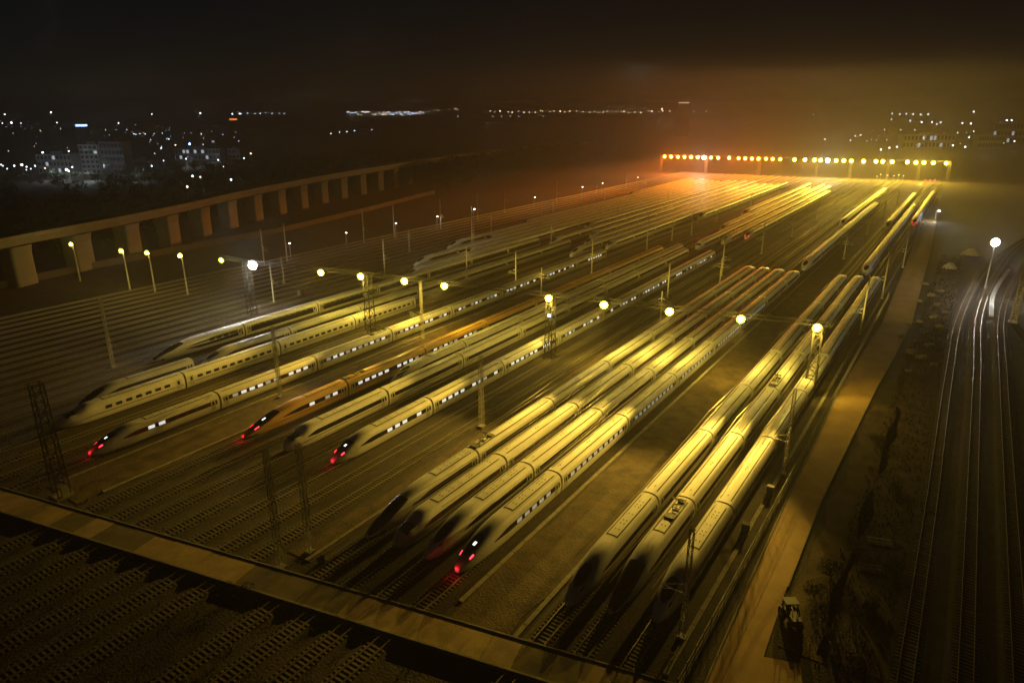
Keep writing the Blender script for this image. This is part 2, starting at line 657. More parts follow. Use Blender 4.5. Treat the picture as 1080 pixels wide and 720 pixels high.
def window_mesh(side, m, w=1.25, zlo=2.08, zhi=2.68):
    b = MB()
    patch(b, 0, w, s_of_z(zhi) * side, s_of_z(zlo) * side, None, 0.026, 1, 2)
    return b.mesh("window", m)


def door_mesh(side):
    b = MB()
    patch(b, 0, 0.95, s_of_z(3.0) * side, s_of_z(0.95) * side, None, 0.02, 1, 6)
    b.mi = 1
    patch(b, 0.25, 0.7, s_of_z(2.68) * side, s_of_z(1.95) * side, None, 0.03, 1, 2)
    return b.mesh("door", "train_grey", "glass_dark")


def windshield_mesh(style, m="glass_dark"):
    b = MB()
    L = STYLES[style]["L"]
    if style == "oval":
        patch(b, L * 0.17, L * 0.56, -0.21, 0.21, style, 0.025, 14, 10, ell=True)
    elif style == "long":
        patch(b, L * 0.22, L * 0.56, -0.20, 0.20, style, 0.025, 14, 10, ell=True)
    elif style == "wedge":
        patch(b, L * 0.20, L * 0.52, -0.23, 0.23, style, 0.025, 12, 10, sfun=lambda k: (-0.12 - 0.12 * math.sin(math.pi * min(1, k * 1.1) * 0.5 + 0.1), 0.12 + 0.12 * math.sin(math.pi * min(1, k * 1.1) * 0.5 + 0.1)))
    else:
        patch(b, L * 0.16, L * 0.44, -0.28, 0.28, style, 0.03, 8, 12)
    return b.mesh("windshield", m)


def nose_dark_mesh(style):
    """dark painted face of the nose"""
    b = MB()
    L = STYLES[style]["L"]
    patch(b, L * 0.012, L * 0.60, -0.4, 0.4, style, 0.012, 18, 14, sfun=lambda k: (-0.52 + 0.26 * k, 0.52 - 0.26 * k))
    return b.mesh("nose_cover", "train_dark")


def swoosh_mesh(style, side):
    b = MB()
    L = STYLES[style]["L"]
    patch(b, L * 0.06, L * 1.25, 0, 0, style, 0.022, 20, 2,
          sfun=lambda k: (side * (0.30 + 0.10 * math.sin(k * 2.6)), side * (0.335 + 0.16 * math.sin(k * 2.7) + 0.02 * k)))
    patch(b, L * 0.30, L * 1.85, 0, 0, style, 0.022, 20, 2, sfun=lambda k: (side * (0.56 + 0.03 * k), side * (0.575 + 0.09 * math.sin(k * math.pi))))
    return b.mesh("swoosh", "silver_swoosh")


def lamp_patch(style, side, m, ta=0.17, tb=0.24, sa=0.27, sb=0.33):
    b = MB()
    L = STYLES[style]["L"]
    patch(b, L * ta, L * tb, side * sa, side * sb, style, 0.03, 5, 3)
    return b.mesh("tail_light", m)


def cab_mesh(style):
    b = MB()
    L = STYLES[style]["L"]
    patch(b, L * 0.34, L * 0.40, -0.02, 0.09, style, 0.04, 3, 3)
    return b.mesh("cab_light", "cab_white")


def under_mesh():
    b = MB()
    b.box(-1.1, 1.1, 6.2, 18.4, 0.55, 0.95)
    for yc in (3.6, 21.0):
        b.box(-0.95, 0.95, yc - 1.7, yc + 1.7, 0.62, 0.86)
        for d in (-1.25, 1.25):
            for sx in (-0.78, 0.66):
                b.tube((sx, yc + d, 0.835), (sx + 0.12, yc + d, 0.835), 0.43, n=14)
    return b.mesh("underframe", "underframe_dark")


def gangway_mesh():
    b = MB()
    y0, y1 = CARL, CARL + 0.4
    pts = []
    for yy in (y0, y1):
        pts.append([Vector((p.x * 0.93, yy, 0.25 + (p.z - 0.25) * 0.955)) for p in (surf(0, -1 + 2 * j / 16) for j in range(17))])
    b.smooth = True
    b.grid(pts)
    return b.mesh("gangway", "gangway_rubber")


def panto_mesh():
    b = MB()
    for sx in (-0.45, 0.45):
        for yy in (-0.5, 0.5):
            b.tube((sx, yy, 3.8), (sx, yy, 4.05), 0.06, n=6)
    b.bar((-0.55, -0.5, 4.08), (0.55, -0.5, 4.08), 0.1)
    b.bar((-0.55, 0.5, 4.08), (0.55, 0.5, 4.08), 0.1)
    for sx in (-0.5, 0.5):
        b.bar((sx, -0.6, 4.08), (sx, 0.6, 4.08), 0.1)
    b.bar((0, -0.5, 4.1), (0, 0.95, 4.75), 0.12)
    b.bar((0, 0.95, 4.75), (0, -0.35, 5.35), 0.1)
    b.bar((-0.95, -0.35, 5.4), (0.95, -0.35, 5.4), 0.13)
    b.bar((-0.95, -0.05, 5.4), (0.95, -0.05, 5.4), 0.09)
    b.box(-0.7, 0.7, -3.2, -2.0, 3.72, 3.98)
    b.box(-0.5, 0.5, 1.6, 2.5, 3.72, 4.0)
    return b.mesh("pantograph", "pantograph_black")


ME = {}


def get(key, fn, *a_):
    k = (key,) + tuple(str(x) for x in a_)
    if k not in ME:
        ME[k] = fn(*a_)
    return ME[k]


def train(key, label, w, y0, ncars, style, paint="train_white", bz=(1.95, 2.78), band="window_band_dark", stripe=None, dark_nose=False, swoosh=False,
          tail=False, cab=False, wins=None, near=True, panto=(), rear_style=None, group=None, nwin_cars=4, sideL=False):
    t = thing("bullet_train", label, "train", (w, y0, 0), 0, group or "trains parked in rows on the stabling tracks")
    for c in range(ncars):
        head = c == 0
        tailcar = c == ncars - 1 and rear_style
        yo = c * (CARL + 0.4)
        sty = style if head else (rear_style if tailcar else None)
        name = "head_car" if (head or tailcar) else "carriage"
        me = get("body", body_mesh, sty, paint)
        o = link(name, me, t, (0, yo, 0))
        if tailcar:
            o.location = (0, yo + CARL, 0)
            o.rotation_euler = (0, 0, math.pi)
        o2 = link("roof_trim", get("trim", trim_mesh, sty, bool(sty)), o)
        link("window_band", get("band", band_mesh, sty, 1, band, *bz), o)
        if near:
            link("window_band", get("band", band_mesh, sty, -1, band, *bz), o)
            link("underframe", get("under", under_mesh), o)
            if stripe:
                link("side_stripe", get("stripe", stripe_mesh, sty, stripe), o)
        elif c > 0:
            pass
        if not tailcar and c < ncars - 1:
            link("gangway", get("gang", gangway_mesh), o)
        if sty:
            link("windshield", get("wind", windshield_mesh, sty), o)
            if dark_nose and head:
                link("nose_cover", get("nosed", nose_dark_mesh, sty), o)
            if swoosh and head:
                for sd_ in (-1, 1):
                    link("swoosh", get("swoosh", swoosh_mesh, sty, sd_), o)
            if head and tail:
                for sd_ in (-1, 1):
                    link("tail_light", get("tail", lamp_patch, sty, sd_, "tail_red"), o)
            elif head and near:
                for sd_ in (-1, 1):
                    link("headlight", get("headl", lamp_patch, sty, sd_, "window_dark"), o)
            if head and cab:
                link("cab_light", get("cab", cab_mesh, sty), o)
        if near and c < nwin_cars and wins:
            ya = STYLES[sty]["L"] + 1.4 if sty else 2.6
            yy = ya
            k = 0
            while yy < CARL - 3.4:
                wm = wins
                if wins == "window_lit":
                    wm = random.choice(("window_lit", "window_lit", "window_dim", "window_dark"))
                link("window", get("win", window_mesh, 1, wm), o, (0, yy, 0))
                yy += 2.02
            for yy in ((CARL - 1.9,) if sty else (0.7, CARL - 1.7)):
                link("door", get("door", door_mesh, 1), o, (0, yy, 0))
        if c in panto:
            link("pantograph", get("panto", panto_mesh), o, (0, CARL - 3.2 if c % 2 == 0 else 3.4, 0))
    if tail:
        Ls = STYLES[style]["L"]
        ld = bpy.data.lights.new("tail_glow", "POINT")
        ld.color = (1, 0.02, 0.03); ld.energy = 75 if key == "B1" else 28; ld.shadow_soft_size = 0.15
        lo = link("tail_glow", ld, t, (0, -0.3, 1.4))
    return t


GN = "front row of trains parked nose towards the panel crossing"
train("A1", "silver-grey train with dark nose and bright white swoosh, behind the cream train", WS["A1"], 80.5, 7, "long", "train_white", bz=(1.25, 2.95), dark_nose=True, swoosh=True, near=True, group=GN, wins="window_dark", nwin_cars=3)
train("A2", "dull grey-green train with black nose between cream and silver swoosh trains", WS["A2"], 57.5, 1, "wedge", "train_grey", dark_nose=True, group=GN, wins="window_dark", nwin_cars=1)
train("A2b", "dull pale roofed train stopped close behind the short grey-green head car", WS["A2"], 84.6, 7, "wedge", "train_grey", group=GN, wins="window_dark", nwin_cars=2)
train("A3", "cream train with blunt snout and separate square dark windows, far left of the front row", WS["A3"], 51.0, 4, "blunt", "train_white", band="train_white", stripe="stripe_brown", group=GN, wins="window_dark", nwin_cars=4)
train("A4", "long white train with maroon window band and one red lamp, beside the wide dirt strip", WS["A4"], 48.5, 8, "wedge", "train_white", band="window_band_maroon", tail=True, cab=True, group=GN, wins="window_lit", nwin_cars=8, panto=(2,))
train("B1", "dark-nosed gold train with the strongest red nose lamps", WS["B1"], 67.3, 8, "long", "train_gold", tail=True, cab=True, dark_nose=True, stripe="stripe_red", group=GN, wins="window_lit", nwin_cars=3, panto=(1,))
train("B1b", "dim unlit train parked deeper in, between gold and blunt yellow trains", WS["B15"], 101.0, 7, "oval", "train_white", group=GN, wins="window_dark", nwin_cars=2)
train("B2", "blunt yellow-lit train with dark visor windscreen and no lamps", WS["B2"], 68.3, 8, "blunt", "train_white", stripe="stripe_brown", group=GN, wins="window_dark", nwin_cars=5)
train("B3", "white train with red lamps and row of glowing windows, right of the blunt train", WS["B3"], 69.7, 8, "wedge", "train_white", tail=True, cab=True, group=GN, wins="window_lit", nwin_cars=8)
train("C1", "long dark-nosed train with red side stripe, left end of the central four", WS["C1"], 57.6, 8, "long", "train_white", dark_nose=True, stripe="stripe_red", group=GN, wins="window_dark", panto=(1,), rear_style="oval")
train("C2", "blunt dark-visored train, second from left of the central four", WS["C2"], 58.3, 8, "blunt", "train_white", band="window_band_maroon", stripe="stripe_brown", group=GN, wins="window_dark", rear_style="oval")
train("C3", "round-nosed unlit train, third from left of the central four", WS["C3"], 58.4, 8, "oval", "train_white", group=GN, wins="window_dark", rear_style="oval")
train("C4", "train with two bright red nose lamps, right end of the central four", WS["C4"], 58.5, 8, "oval", "train_white", band="window_band_dark", tail=True, cab=True, group=GN, wins="window_dim", nwin_cars=6, rear_style="oval")
train("D1", "train with bulbous white nose and oval windscreen, left of the three by the road", WS["D1"], 60.8, 8, "oval", "train_white", stripe="stripe_red", group=GN, wins="window_dark", rear_style="oval")
train("D2", "black-nosed train with pantographs on its roof, middle of the three by the road", WS["D2"], 62.6, 8, "long", "train_white", dark_nose=True, stripe="stripe_red", group=GN, wins="window_dark", panto=(0, 3), rear_style="oval")
train("D3", "train behind the lattice mast, nearest to the concrete access road", WS["D3"], 64.2, 8, "oval", "train_white", group=GN, wins="window_dark", rear_style="oval")

GF = "back row of trains in front of the far row of lamps"
FAR = [  # label bit, w, y0, cars, style, tail
    ("back-row train with red glowing nose nearest the access road", WS["D3"], 402, 6, "oval", True),
    ("long back-row train starting just behind the three road-side trains", WS["D2"], 270, 8, "oval", False),
    ("short back-row train left of the long one, dark gangway end facing front", WS["D1"], 383, 6, "wedge", False),
    ("back-row train directly behind the red-lamped central train", WS["C4"], 266, 8, "oval", False),
    ("short bright back-row train second left of the wide dark gap", WS["C3"], 380, 7, "oval", False),
    ("back-row train behind the white train with glowing windows, red lamp at its nose", WS["B3"], 318, 8, "wedge", True),
    ("back-row train with pale roof left of the red nosed one", WS["B22"], 300, 10, "oval", False),
    ("long yellow back-row train behind the blunt yellow train", WS["B2"], 282, 11, "blunt", False),
    ("back-row train behind the dim deeper-parked train", WS["B15"], 330, 8, "oval", False),
    ("back-row train behind the gold train", WS["B1"], 386, 7, "oval", False),
    ("bright-nosed back-row train at the left edge of the dark bay", WS["A4"], 362, 8, "oval", False),
    ("back-row train second to the left of the dark bay", WS["A35"], 262, 11, "wedge", False),
    ("back-row train third to the left of the dark bay", WS["A33"], 240, 12, "oval", False),
    ("orange-lit train behind the cream train", WS["A3"], 262, 11, "oval", False),
    ("orange-lit train behind the grey-green trains", WS["A2"], 280, 11, "wedge", False),
    ("orange-lit train one track left of the grey-green trains", WS["A15"], 255, 12, "oval", False),
    ("orange-lit train behind the silver swoosh train", WS["A1"], 300, 10, "oval", False),
    ("orange-lit train on the first bare left track", -160.6, 176, 15, "wedge", False),
    ("orange-lit train on the second bare left track", -165.7, 215, 13, "oval", False),
    ("orange-lit train on the third bare left track", -170.8, 192, 14, "oval", False),
    ("orange-lit train on the fourth bare left track", -175.9, 245, 12, "wedge", False),
    ("orange-lit train on the fifth bare left track", -181.0, 225, 13, "oval", False),
    ("orange-lit train on the sixth bare left track", -186.1, 290, 10, "oval", False),
    ("orange-lit train farthest left in the back row", -191.2, 430, 5, "oval", False),
]
for lab, w, y0, n, sty, tl in FAR:
    train("F", lab, w, y0, n, sty, "train_white", near=False, tail=tl, group=GF)


# ------------------------------------------------------------------ lattice helpers
def lattice(b, x, y, z0, z1, w0, w1, leg=0.12, br=0.07, step=None):
    n = max(3, int((z1 - z0) / (step or max(w0, 0.8) * 1.1)))
    cs = [(-1, -1), (1, -1), (1, 1), (-1, 1)]

    def P(k, c):
        f = k / n
        w = (w0 + (w1 - w0) * f) / 2
        return (x + c[0] * w, y + c[1] * w, z0 + (z1 - z0) * f)
    for c in cs:
        b.bar(P(0, c), P(n, c), leg)
    for k in range(n):
        for i in range(4):
            a_, c_ = cs[i], cs[(i + 1) % 4]
            if k % 2 == 0:
                b.bar(P(k, a_), P(k + 1, c_), br)
            else:
                b.bar(P(k, c_), P(k + 1, a_), br)
            b.bar(P(k + 1, a_), P(k + 1, c_), br)


def truss(b, p, q, w=1.0, h=1.2, chord=0.12, br=0.07, step=2.2):
    p, q = Vector(p), Vector(q)
    d = q - p
    L = d.length
    d.normalize()
    n = Vector((-d.y, d.x, 0)).normalized() * (w / 2)
    u = Vector((0, 0, h / 2))
    k = max(2, int(L / step))
    cs = [(-1, -1), (1, -1), (1, 1), (-1, 1)]
    for c in cs:
        b.bar(p + n * c[0] + u * c[1], q + n * c[0] + u * c[1], chord)
    for i in range(k):
        a_ = p + d * (L * i / k); c_ = p + d * (L * (i + 1) / k)
        f = 1 if i % 2 == 0 else -1
        for j in range(4):
            c0, c1 = cs[j], cs[(j + 1) % 4]
            if f < 0:
                c0, c1 = c1, c0
            b.bar(a_ + n * c0[0] + u * c0[1], c_ + n * c1[0] + u * c1[1], br)
            b.bar(c_ + n * cs[j][0] + u * cs[j][1], c_ + n * cs[(j + 1) % 4][0] + u * cs[(j + 1) % 4][1], br)


def floodlight_meshes(r, m, core):
    """cluster of four floods on a crossbar; lenses face -y and down"""
    hb, lb, cb = MB(), MB(), MB()
    hb.bar((-0.95 * r, 0.12, 0), (0.95 * r, 0.12, 0), 0.1)
    hb.bar((0, 0.12, -0.9 * r), (0, 0.12, 0.6 * r), 0.1)
    tilt = R(20)
    for q_ in [(0.0, 0.0)] + [(math.cos(math.pi * j / 5), math.sin(math.pi * j / 5)) for j in range(10)]:
        c = Vector((q_[0] * 0.72 * r, 0, q_[1] * 0.72 * r - 0.12 * r))
        d = Vector((0, -math.cos(tilt), -math.sin(tilt)))
        hb.tube(c - d * 0.35 * r, c, 0.16 * r, 0.24 * r, 12)
        lb.mi = 1 if q_ == (0.0, 0.0) else 0
        lb.tube(c + d * 0.01, c + d * (0.09 if lb.mi else 0.05), (0.5 if lb.mi else 0.22) * r, (0.5 if lb.mi else 0.22) * r, 14)
    return hb.mesh("floodlight", "tower_steel"), lb.mesh("lens", m, core)


def point(name, loc, col, energy, size=0.25, parent=None):
    ld = bpy.data.lights.new(name, "POINT")
    ld.color = col; ld.energy = energy; ld.shadow_soft_size = size
    return link(name, ld, parent, loc)


def spot(name, loc, aim, col, energy, angle, blend=0.4, xs=1.0, size=0.2, parent=None):
    ld = bpy.data.lights.new(name, "SPOT")
    ld.color = col; ld.energy = energy; ld.spot_size = angle; ld.spot_blend = blend; ld.shadow_soft_size = size
    o = link(name, ld, parent, loc)
    d = Vector(aim) - Vector(loc)
    o.rotation_mode = 'QUATERNION'
    z = -d.normalized()
    x = Vector((0, 0, 1)).cross(z).normalized()
    yv = z.cross(x)
    o.rotation_quaternion = Matrix((x, yv, z)).transposed().to_quaternion()
    o.scale = (xs, 1, 1)
    return o


SOD = (1.0, 0.70, 0.085)
ORA = (1.0, 0.22, 0.015)
YEL = (1.0, 0.66, 0.06)
WHT = (1.0, 0.94, 0.82)
K_DOWN, K_FWD, K_FAR, K_FARF = 12000.0, 138000.0, 6000.0, 480000.0

# ------------------------------------------------------------------ near lamp gantry across the yard
GZ = 15.0
gant = thing("lamp_gantry", "nearer lamp gantry of lattice towers and truss carrying yellow floodlights across the yard", "lamp gantry", (0, 0, 0))
gpx = [(235, 275), (268, 280), (340, 288), (382, 292), (428, 297), (470, 302), (580, 315), (638, 322), (707, 329), (782, 337), (862, 346)]
gl = [at(x, y, GZ) for x, y in gpx]
tows = [(-170.6, 119.6), (-130.4, 127.4), (-78.9, 136.0), (-21.4, 146.6)]
for (x, y) in tows:
    b = MB()
    lattice(b, 0, 0, 0.15, GZ + 0.6, 2.0, 1.5, 0.16, 0.09, 1.9)
    b.box(-1.4, 1.4, -1.4, 1.4, 0, 0.3)
    link("tower", b.mesh("tower", "gantry_steel"), gant, (x, y + 0.4, 0))
b = MB()
bp = [(-182, 119.6)] + tows + [(-19, 147.2)]
for p, q in zip(bp, bp[1:]):
    truss(b, (p[0], p[1] + 0.4, GZ + 0.9), (q[0], q[1] + 0.4, GZ + 0.9), 0.9, 0.9, 0.07, 0.04)
link("truss_beam", b.mesh("truss_beam", "gantry_steel"), gant)
hS, lS = floodlight_meshes(1.0, "lamp_sodium", "core_yellow")
_, lL = floodlight_meshes(0.8, "lamp_lime", "core_lime")
hW, lW = floodlight_meshes(1.35, "lamp_white", "core_white")
for i, (x, y) in enumerate(gl):
    wht = i == 1
    f = link("floodlight", hW if wht else hS, gant, (x, y - 0.5, GZ + 0.35), -YAW * 0 + R(25))
    link("lens", lW if wht else (lL if i == 0 else lS), f)
    colr = WHT if wht else ((0.85, 0.8, 0.12) if i == 0 else SOD)
    kd = 0.4 if i == 0 else 0.6 if wht else 0.8 if i < 4 else 1.0
    spot("down_beam", (x, y - 1.0, GZ - 0.4), (x, y - 1.0 + 15 * math.tan(R(26)), 0), colr, K_DOWN * 0.9 * kd, R(104), 0.85, 1.0, 0.4, gant)
    point("lamp_glow", (x, y - 2.4, GZ - 0.5), colr, 4500 * kd, 0.4, gant)
    spot("back_beam", (x, y + 1.6, GZ - 0.3), (x + (14 if i == len(gl) - 1 else 3), y + 100, 3.5), colr, 60000 * kd * (1.7 if i == len(gl) - 1 else 1), R(13), 0.8, 5.0, 0.3, gant)
    last = i == len(gl) - 1
    fc = (1.0, 0.62, 0.075)
    if wht:
        spot("white_beam", (x, y - 1.2, GZ - 0.3), (-155, 92, 2), WHT, 30000, R(34), 0.7, 1.6, 0.3, gant)
    if i >= 1:
        spot("flood_beam", (x, y - 1.2, GZ - 0.3), (x + (2 if i < len(gl) - 1 else -9), y - 55, GZ - 0.3 - 55 * math.tan(R(12.4 if last else 13.5))), fc, K_FWD * (0.25 if wht else 0.34 if i < 4 else 0.8 if i < 6 else 1.0), R(21 if last else 17.6), 0.8, 2.7 if last else 4.0, 0.25, gant)
b = MB(); b.ball((0, 0, 0), 0.28)
link("signal_lamp", b.mesh("signal_lamp", "lamp_cool"), gant, (-78.4, 134.8, 11.2))

# separate floodlight poles continuing the line on the left
for i, ((px_, py_), lab) in enumerate(zip([(75, 258), (128, 265), (155, 267), (190, 270)], [
        "floodlight pole farthest left, alone under the viaduct", "floodlight pole second from left, close to its neighbour on the right",
        "tallest looking floodlight pole, third from the left below the viaduct piers", "floodlight pole fourth from left, just before the lamp gantry"])):
    x, y = at(px_, py_, 13.0)
    t = thing("floodlight_pole", lab, "floodlight pole", (x, y, 0), 0, "yellow floodlight poles left of the gantry")
    b = MB(); b.tube((0, 0.5, 0), (0, 0.5, 13.6), 0.28, 0.16, 10)
    link("pole", b.mesh("pole", "mast_concrete"), t)
    f = link("floodlight", hS, t, (0, 0, 13.2), R(30))
    link("lens", lL, f)
    point("lamp_glow", (0, -1.0, 12.6), (1.0, 0.75, 0.14), (1500 if i else 700), 0.3, t)

# ------------------------------------------------------------------ far lamp gantry
FZ = 15.0
far = thing("lamp_gantry", "far lamp gantry, a long row of orange to yellow lamps behind the parked trains", "lamp gantry", (0, 0, 0))
fx = [701, 708, 715, 722, 729, 736, 742.5, 750, 757.5, 769, 779, 786, 793, 800, 808, 815, 823, 838, 849, 859, 865.5, 873, 882, 890, 898, 911, 924, 931, 941,
      957, 966, 974.5, 984.5, 998]
hF, lFo = floodlight_meshes(1.5, "lamp_orange", "core_orange")
_, lFy = floodlight_meshes(1.6, "lamp_far_yellow", "core_yellow")
_, lFw = floodlight_meshes(1.6, "lamp_far_white", "core_white")
fl = []
for x_ in fx:
    yy = 165 + (x_ - 696) * (172 - 165) / (998 - 696)
    fl.append(at(x_, yy, FZ))
for i, (x, y) in enumerate(fl):
    wht = fx[i] in (742.5, 873)
    f = link("floodlight", hF, far, (x, y, FZ), R(8))
    k = min(1, max(0, (fx[i] - 790) / 90))
    link("lens", lFw if wht else (lFy if fx[i] > 835 else lFo), f)
    colr = tuple(ORA[j] * (1 - k) + YEL[j] * k for j in range(3))
    if wht:
        colr = (0.95, 0.95, 0.9)
    spot("down_beam", (x, y - 1.0, FZ - 0.5), (x, y - 8.0, 0), colr, K_FAR * (0.9 if wht else 1), R(160), 0.3, 1.0, 0.5, far)
    point("lamp_glow", (x, y - 1.4, FZ + 0.6), colr, 34000, 0.4, far)
    if i % 3 == 1:
        spot("flood_beam", (x, y - 1.5, FZ - 0.4), (x, y - 230, 3), colr, K_FARF * (1.6 if fx[i] < 800 else 1.0), R(10.5), 0.9, 5.0, 0.4, far)
ft = [(-241, 610.5), (-203, 621.5), (-160, 635.5), (-116, 650.2), (-90, 655.5), (-62, 660.6), (-40, 663), (-19, 664)]
for (x, y) in ft:
    b = MB()
    lattice(b, 0, 0, 0.15, FZ + 0.8, 2.0, 1.5, 0.2, 0.12, 2.4)
    link("tower", b.mesh("tower", "tower_steel"), far, (x, y + 1.0, 0))
b = MB()
for p, q in zip(ft, ft[1:]):
    truss(b, (p[0], p[1] + 1.0, FZ + 0.9), (q[0], q[1] + 1.0, FZ + 0.9), 1.0, 1.1, 0.16, 0.1, 3.0)
link("truss_beam", b.mesh("truss_beam", "gantry_steel"), far)


# ------------------------------------------------------------------ catenary masts
def px_h(base, top):
    """height of a mast whose foot and top are at these photo rows"""
    x, y = at(base[0], base[1], 0)
    lo, hi = 0.0, 50.0
    for _ in range(40):
        m_ = (lo + hi) / 2
        dx = x * math.cos(YAW) + y * math.sin(YAW)
        fy = -x * math.sin(YAW) + y * math.cos(YAW)
        zc = m_ - CAM_H
        depth = fy * math.cos(PITCH) - zc * math.sin(PITCH)
        up = fy * math.sin(PITCH) + zc * math.cos(PITCH)
        row = 360 - FPX * up / depth
        if row > top:
            lo = m_
        else:
            hi = m_
    return x, y, (lo + hi) / 2


def cantilever(b, z, side, reach=2.9):
    b.bar((0, 0, z), (side * reach, 0, z + 0.35), 0.07)
    b.bar((0, 0, z + 1.5), (side * reach, 0, z + 0.35), 0.06)
    b.bar((side * reach * 0.55, 0, z + 0.2), (side * (reach + 0.3), 0, z - 0.35), 0.05)


def concrete_mast(label, base, top, sides=(1,), lattice_w=0, m="mast_concrete", group="catenary masts between the tracks", rnd=0.22):
    x, y, h = px_h(base, top)
    t = thing("catenary_mast", label, "mast", (x, y, 0), 0, group)
    b = MB()
    if lattice_w:
        lattice(b, 0, 0, 0.1, h, lattice_w, lattice_w * 0.75, 0.22 if lattice_w > 1 else 0.075, 0.13 if lattice_w > 1 else 0.04, lattice_w * 1.35)
        b.box(-lattice_w * 0.8, lattice_w * 0.8, -lattice_w * 0.8, lattice_w * 0.8, 0, 0.35)
    else:
        b.tube((0, 0, 0), (0, 0, h), rnd, rnd * 0.75, 10)
        b.box(-0.45, 0.45, -0.45, 0.45, 0, 0.4)
    link("pole", b.mesh("pole", m), t)
    for sd_ in sides:
        b = MB()
        cantilever(b, min(h - 2.2, 5.9), sd_)
        ca = link("cantilever", b.mesh("cantilever", "galvanised"), t)
        zc = min(h - 2.2, 5.9)
        for za, zb_ in ((0.05, 0.12), (1.3, 1.0)):
            b = MB()
            b.tube((sd_ * 0.35, 0, zc + za), (sd_ * 0.95, 0, zc + zb_), 0.12, n=8)
            link("insulator", b.mesh("insulator", "insulator"), ca)
    return t


for lab, bs, tp, sides, lw, mt in [
    ("slim lattice mast with crossarms in the dark left yard, ahead of the silver swoosh train", (120, 388), 315, (1, -1), 0.6, "mast_concrete"),
    ("lattice mast beside the maroon-banded train, left of the wide dirt strip", (296, 419), 344, (-1,), 0.6, "galvanised"),
    ("mast in front of the third and fourth gantry lamps, on the dirt strip", (446, 357), 296, (-1,), 0.55, "mast_concrete"),
    ("grey lattice mast standing alone left of the central four trains", (508, 450), 375, (), 0.75, "mast_concrete"),
    ("pale mast behind the gantry, between its second and third yellow lamps", (406, 290), 252, (1,), 0, "mast_concrete"),
    ("bright mast beside the end of the long maroon-banded train", (544, 307), 264, (-1,), 0, "mast_concrete"),
    ("mast with white insulators at the edge of the dark bay", (624, 288), 240, (1, -1), 0, "mast_concrete"),
    ("mast in the dark bay, left one of two", (682, 263), 225, (1,), 0, "mast_concrete"),
    ("mast rising directly above the third gantry lamp from the right", (704, 314), 278, (-1,), 0, "mast_concrete"),
    ("mast in the dark bay near the central train tails", (761, 291), 250, (1,), 0, "mast_concrete"),
    ("mast in the dark bay, right one of two", (729, 248), 220, (1,), 0, "mast_concrete"),
    ("mast at the back of the dark bay by the red nose lamp", (803, 268), 234, (-1,), 0, "mast_concrete"),
    ("mast just right of the white gantry lamp", (289, 319), 278, (1,), 0, "mast_concrete"),
    ("mast along the left yard edge, nearest to the white gantry lamp", (303, 276), 236, (1,), 0, "mast_concrete"),
    ("mast along the left yard edge, leftmost, under the viaduct piers", (279, 280), 241, (1,), 0, "mast_concrete"),
    ("second mast along the left yard edge, beside a lit street lamp", (384, 257), 220, (1,), 0, "mast_concrete"),
    ("third mast along the left yard edge", (416, 251), 216, (1,), 0, "mast_concrete"),
    ("fourth mast along the left yard edge", (465, 242), 209, (1,), 0, "mast_concrete"),
    ("mast inside the left yard with a lamp beside it", (498, 265), 218, (1,), 0, "mast_concrete"),
    ("fifth mast along the left yard edge", (504, 234), 204, (1,), 0, "mast_concrete"),
    ("sixth mast along the left yard edge", (532, 224), 199, (1,), 0, "mast_concrete"),
    ("mast inside the left yard in front of the orange trains", (571, 243), 217, (1,), 0, "mast_concrete"),
    ("seventh mast along the left yard edge", (587, 215), 189, (1,), 0, "mast_concrete"),
    ("eighth mast along the left yard edge", (629, 207), 184, (1,), 0, "mast_concrete"),
    ("ninth mast along the left yard edge, closest to the orange lamps", (660, 199), 176, (1,), 0, "mast_concrete"),
    ("lattice mast in front of the nearest train by the access road", (719, 672), 558, (-1,), 0.6, "galvanised"),
    ("mast leaning over the tails of the three trains by the road", (907, 353), 290, (-1,), 0, "mast_concrete"),
    ("mast beside the access road behind the last gantry lamp", (930, 315), 262, (-1,), 0, "mast_concrete"),
    ("lattice mast beside the road halfway along the nearest train", (826, 500), 410, (-1,), 0.55, "galvanised"),
    ("left one of two slender lattice masts at the panel crossing", (296, 599), 474, (), 0.7, "galvanised"),
    ("right one of two slender lattice masts at the panel crossing", (327, 582), 468, (), 0.7, "galvanised"),
    ("tall lattice mast on the far right beside the main line", (1068, 340), 253, (-1,), 1.4, "galvanised"),
    ("mast beside the road by the red-nosed back-row train", (952, 282), 240, (-1,), 0, "mast_concrete"),
]:
    concrete_mast(lab, bs, tp, sides, lw, mt, rnd=0.26)
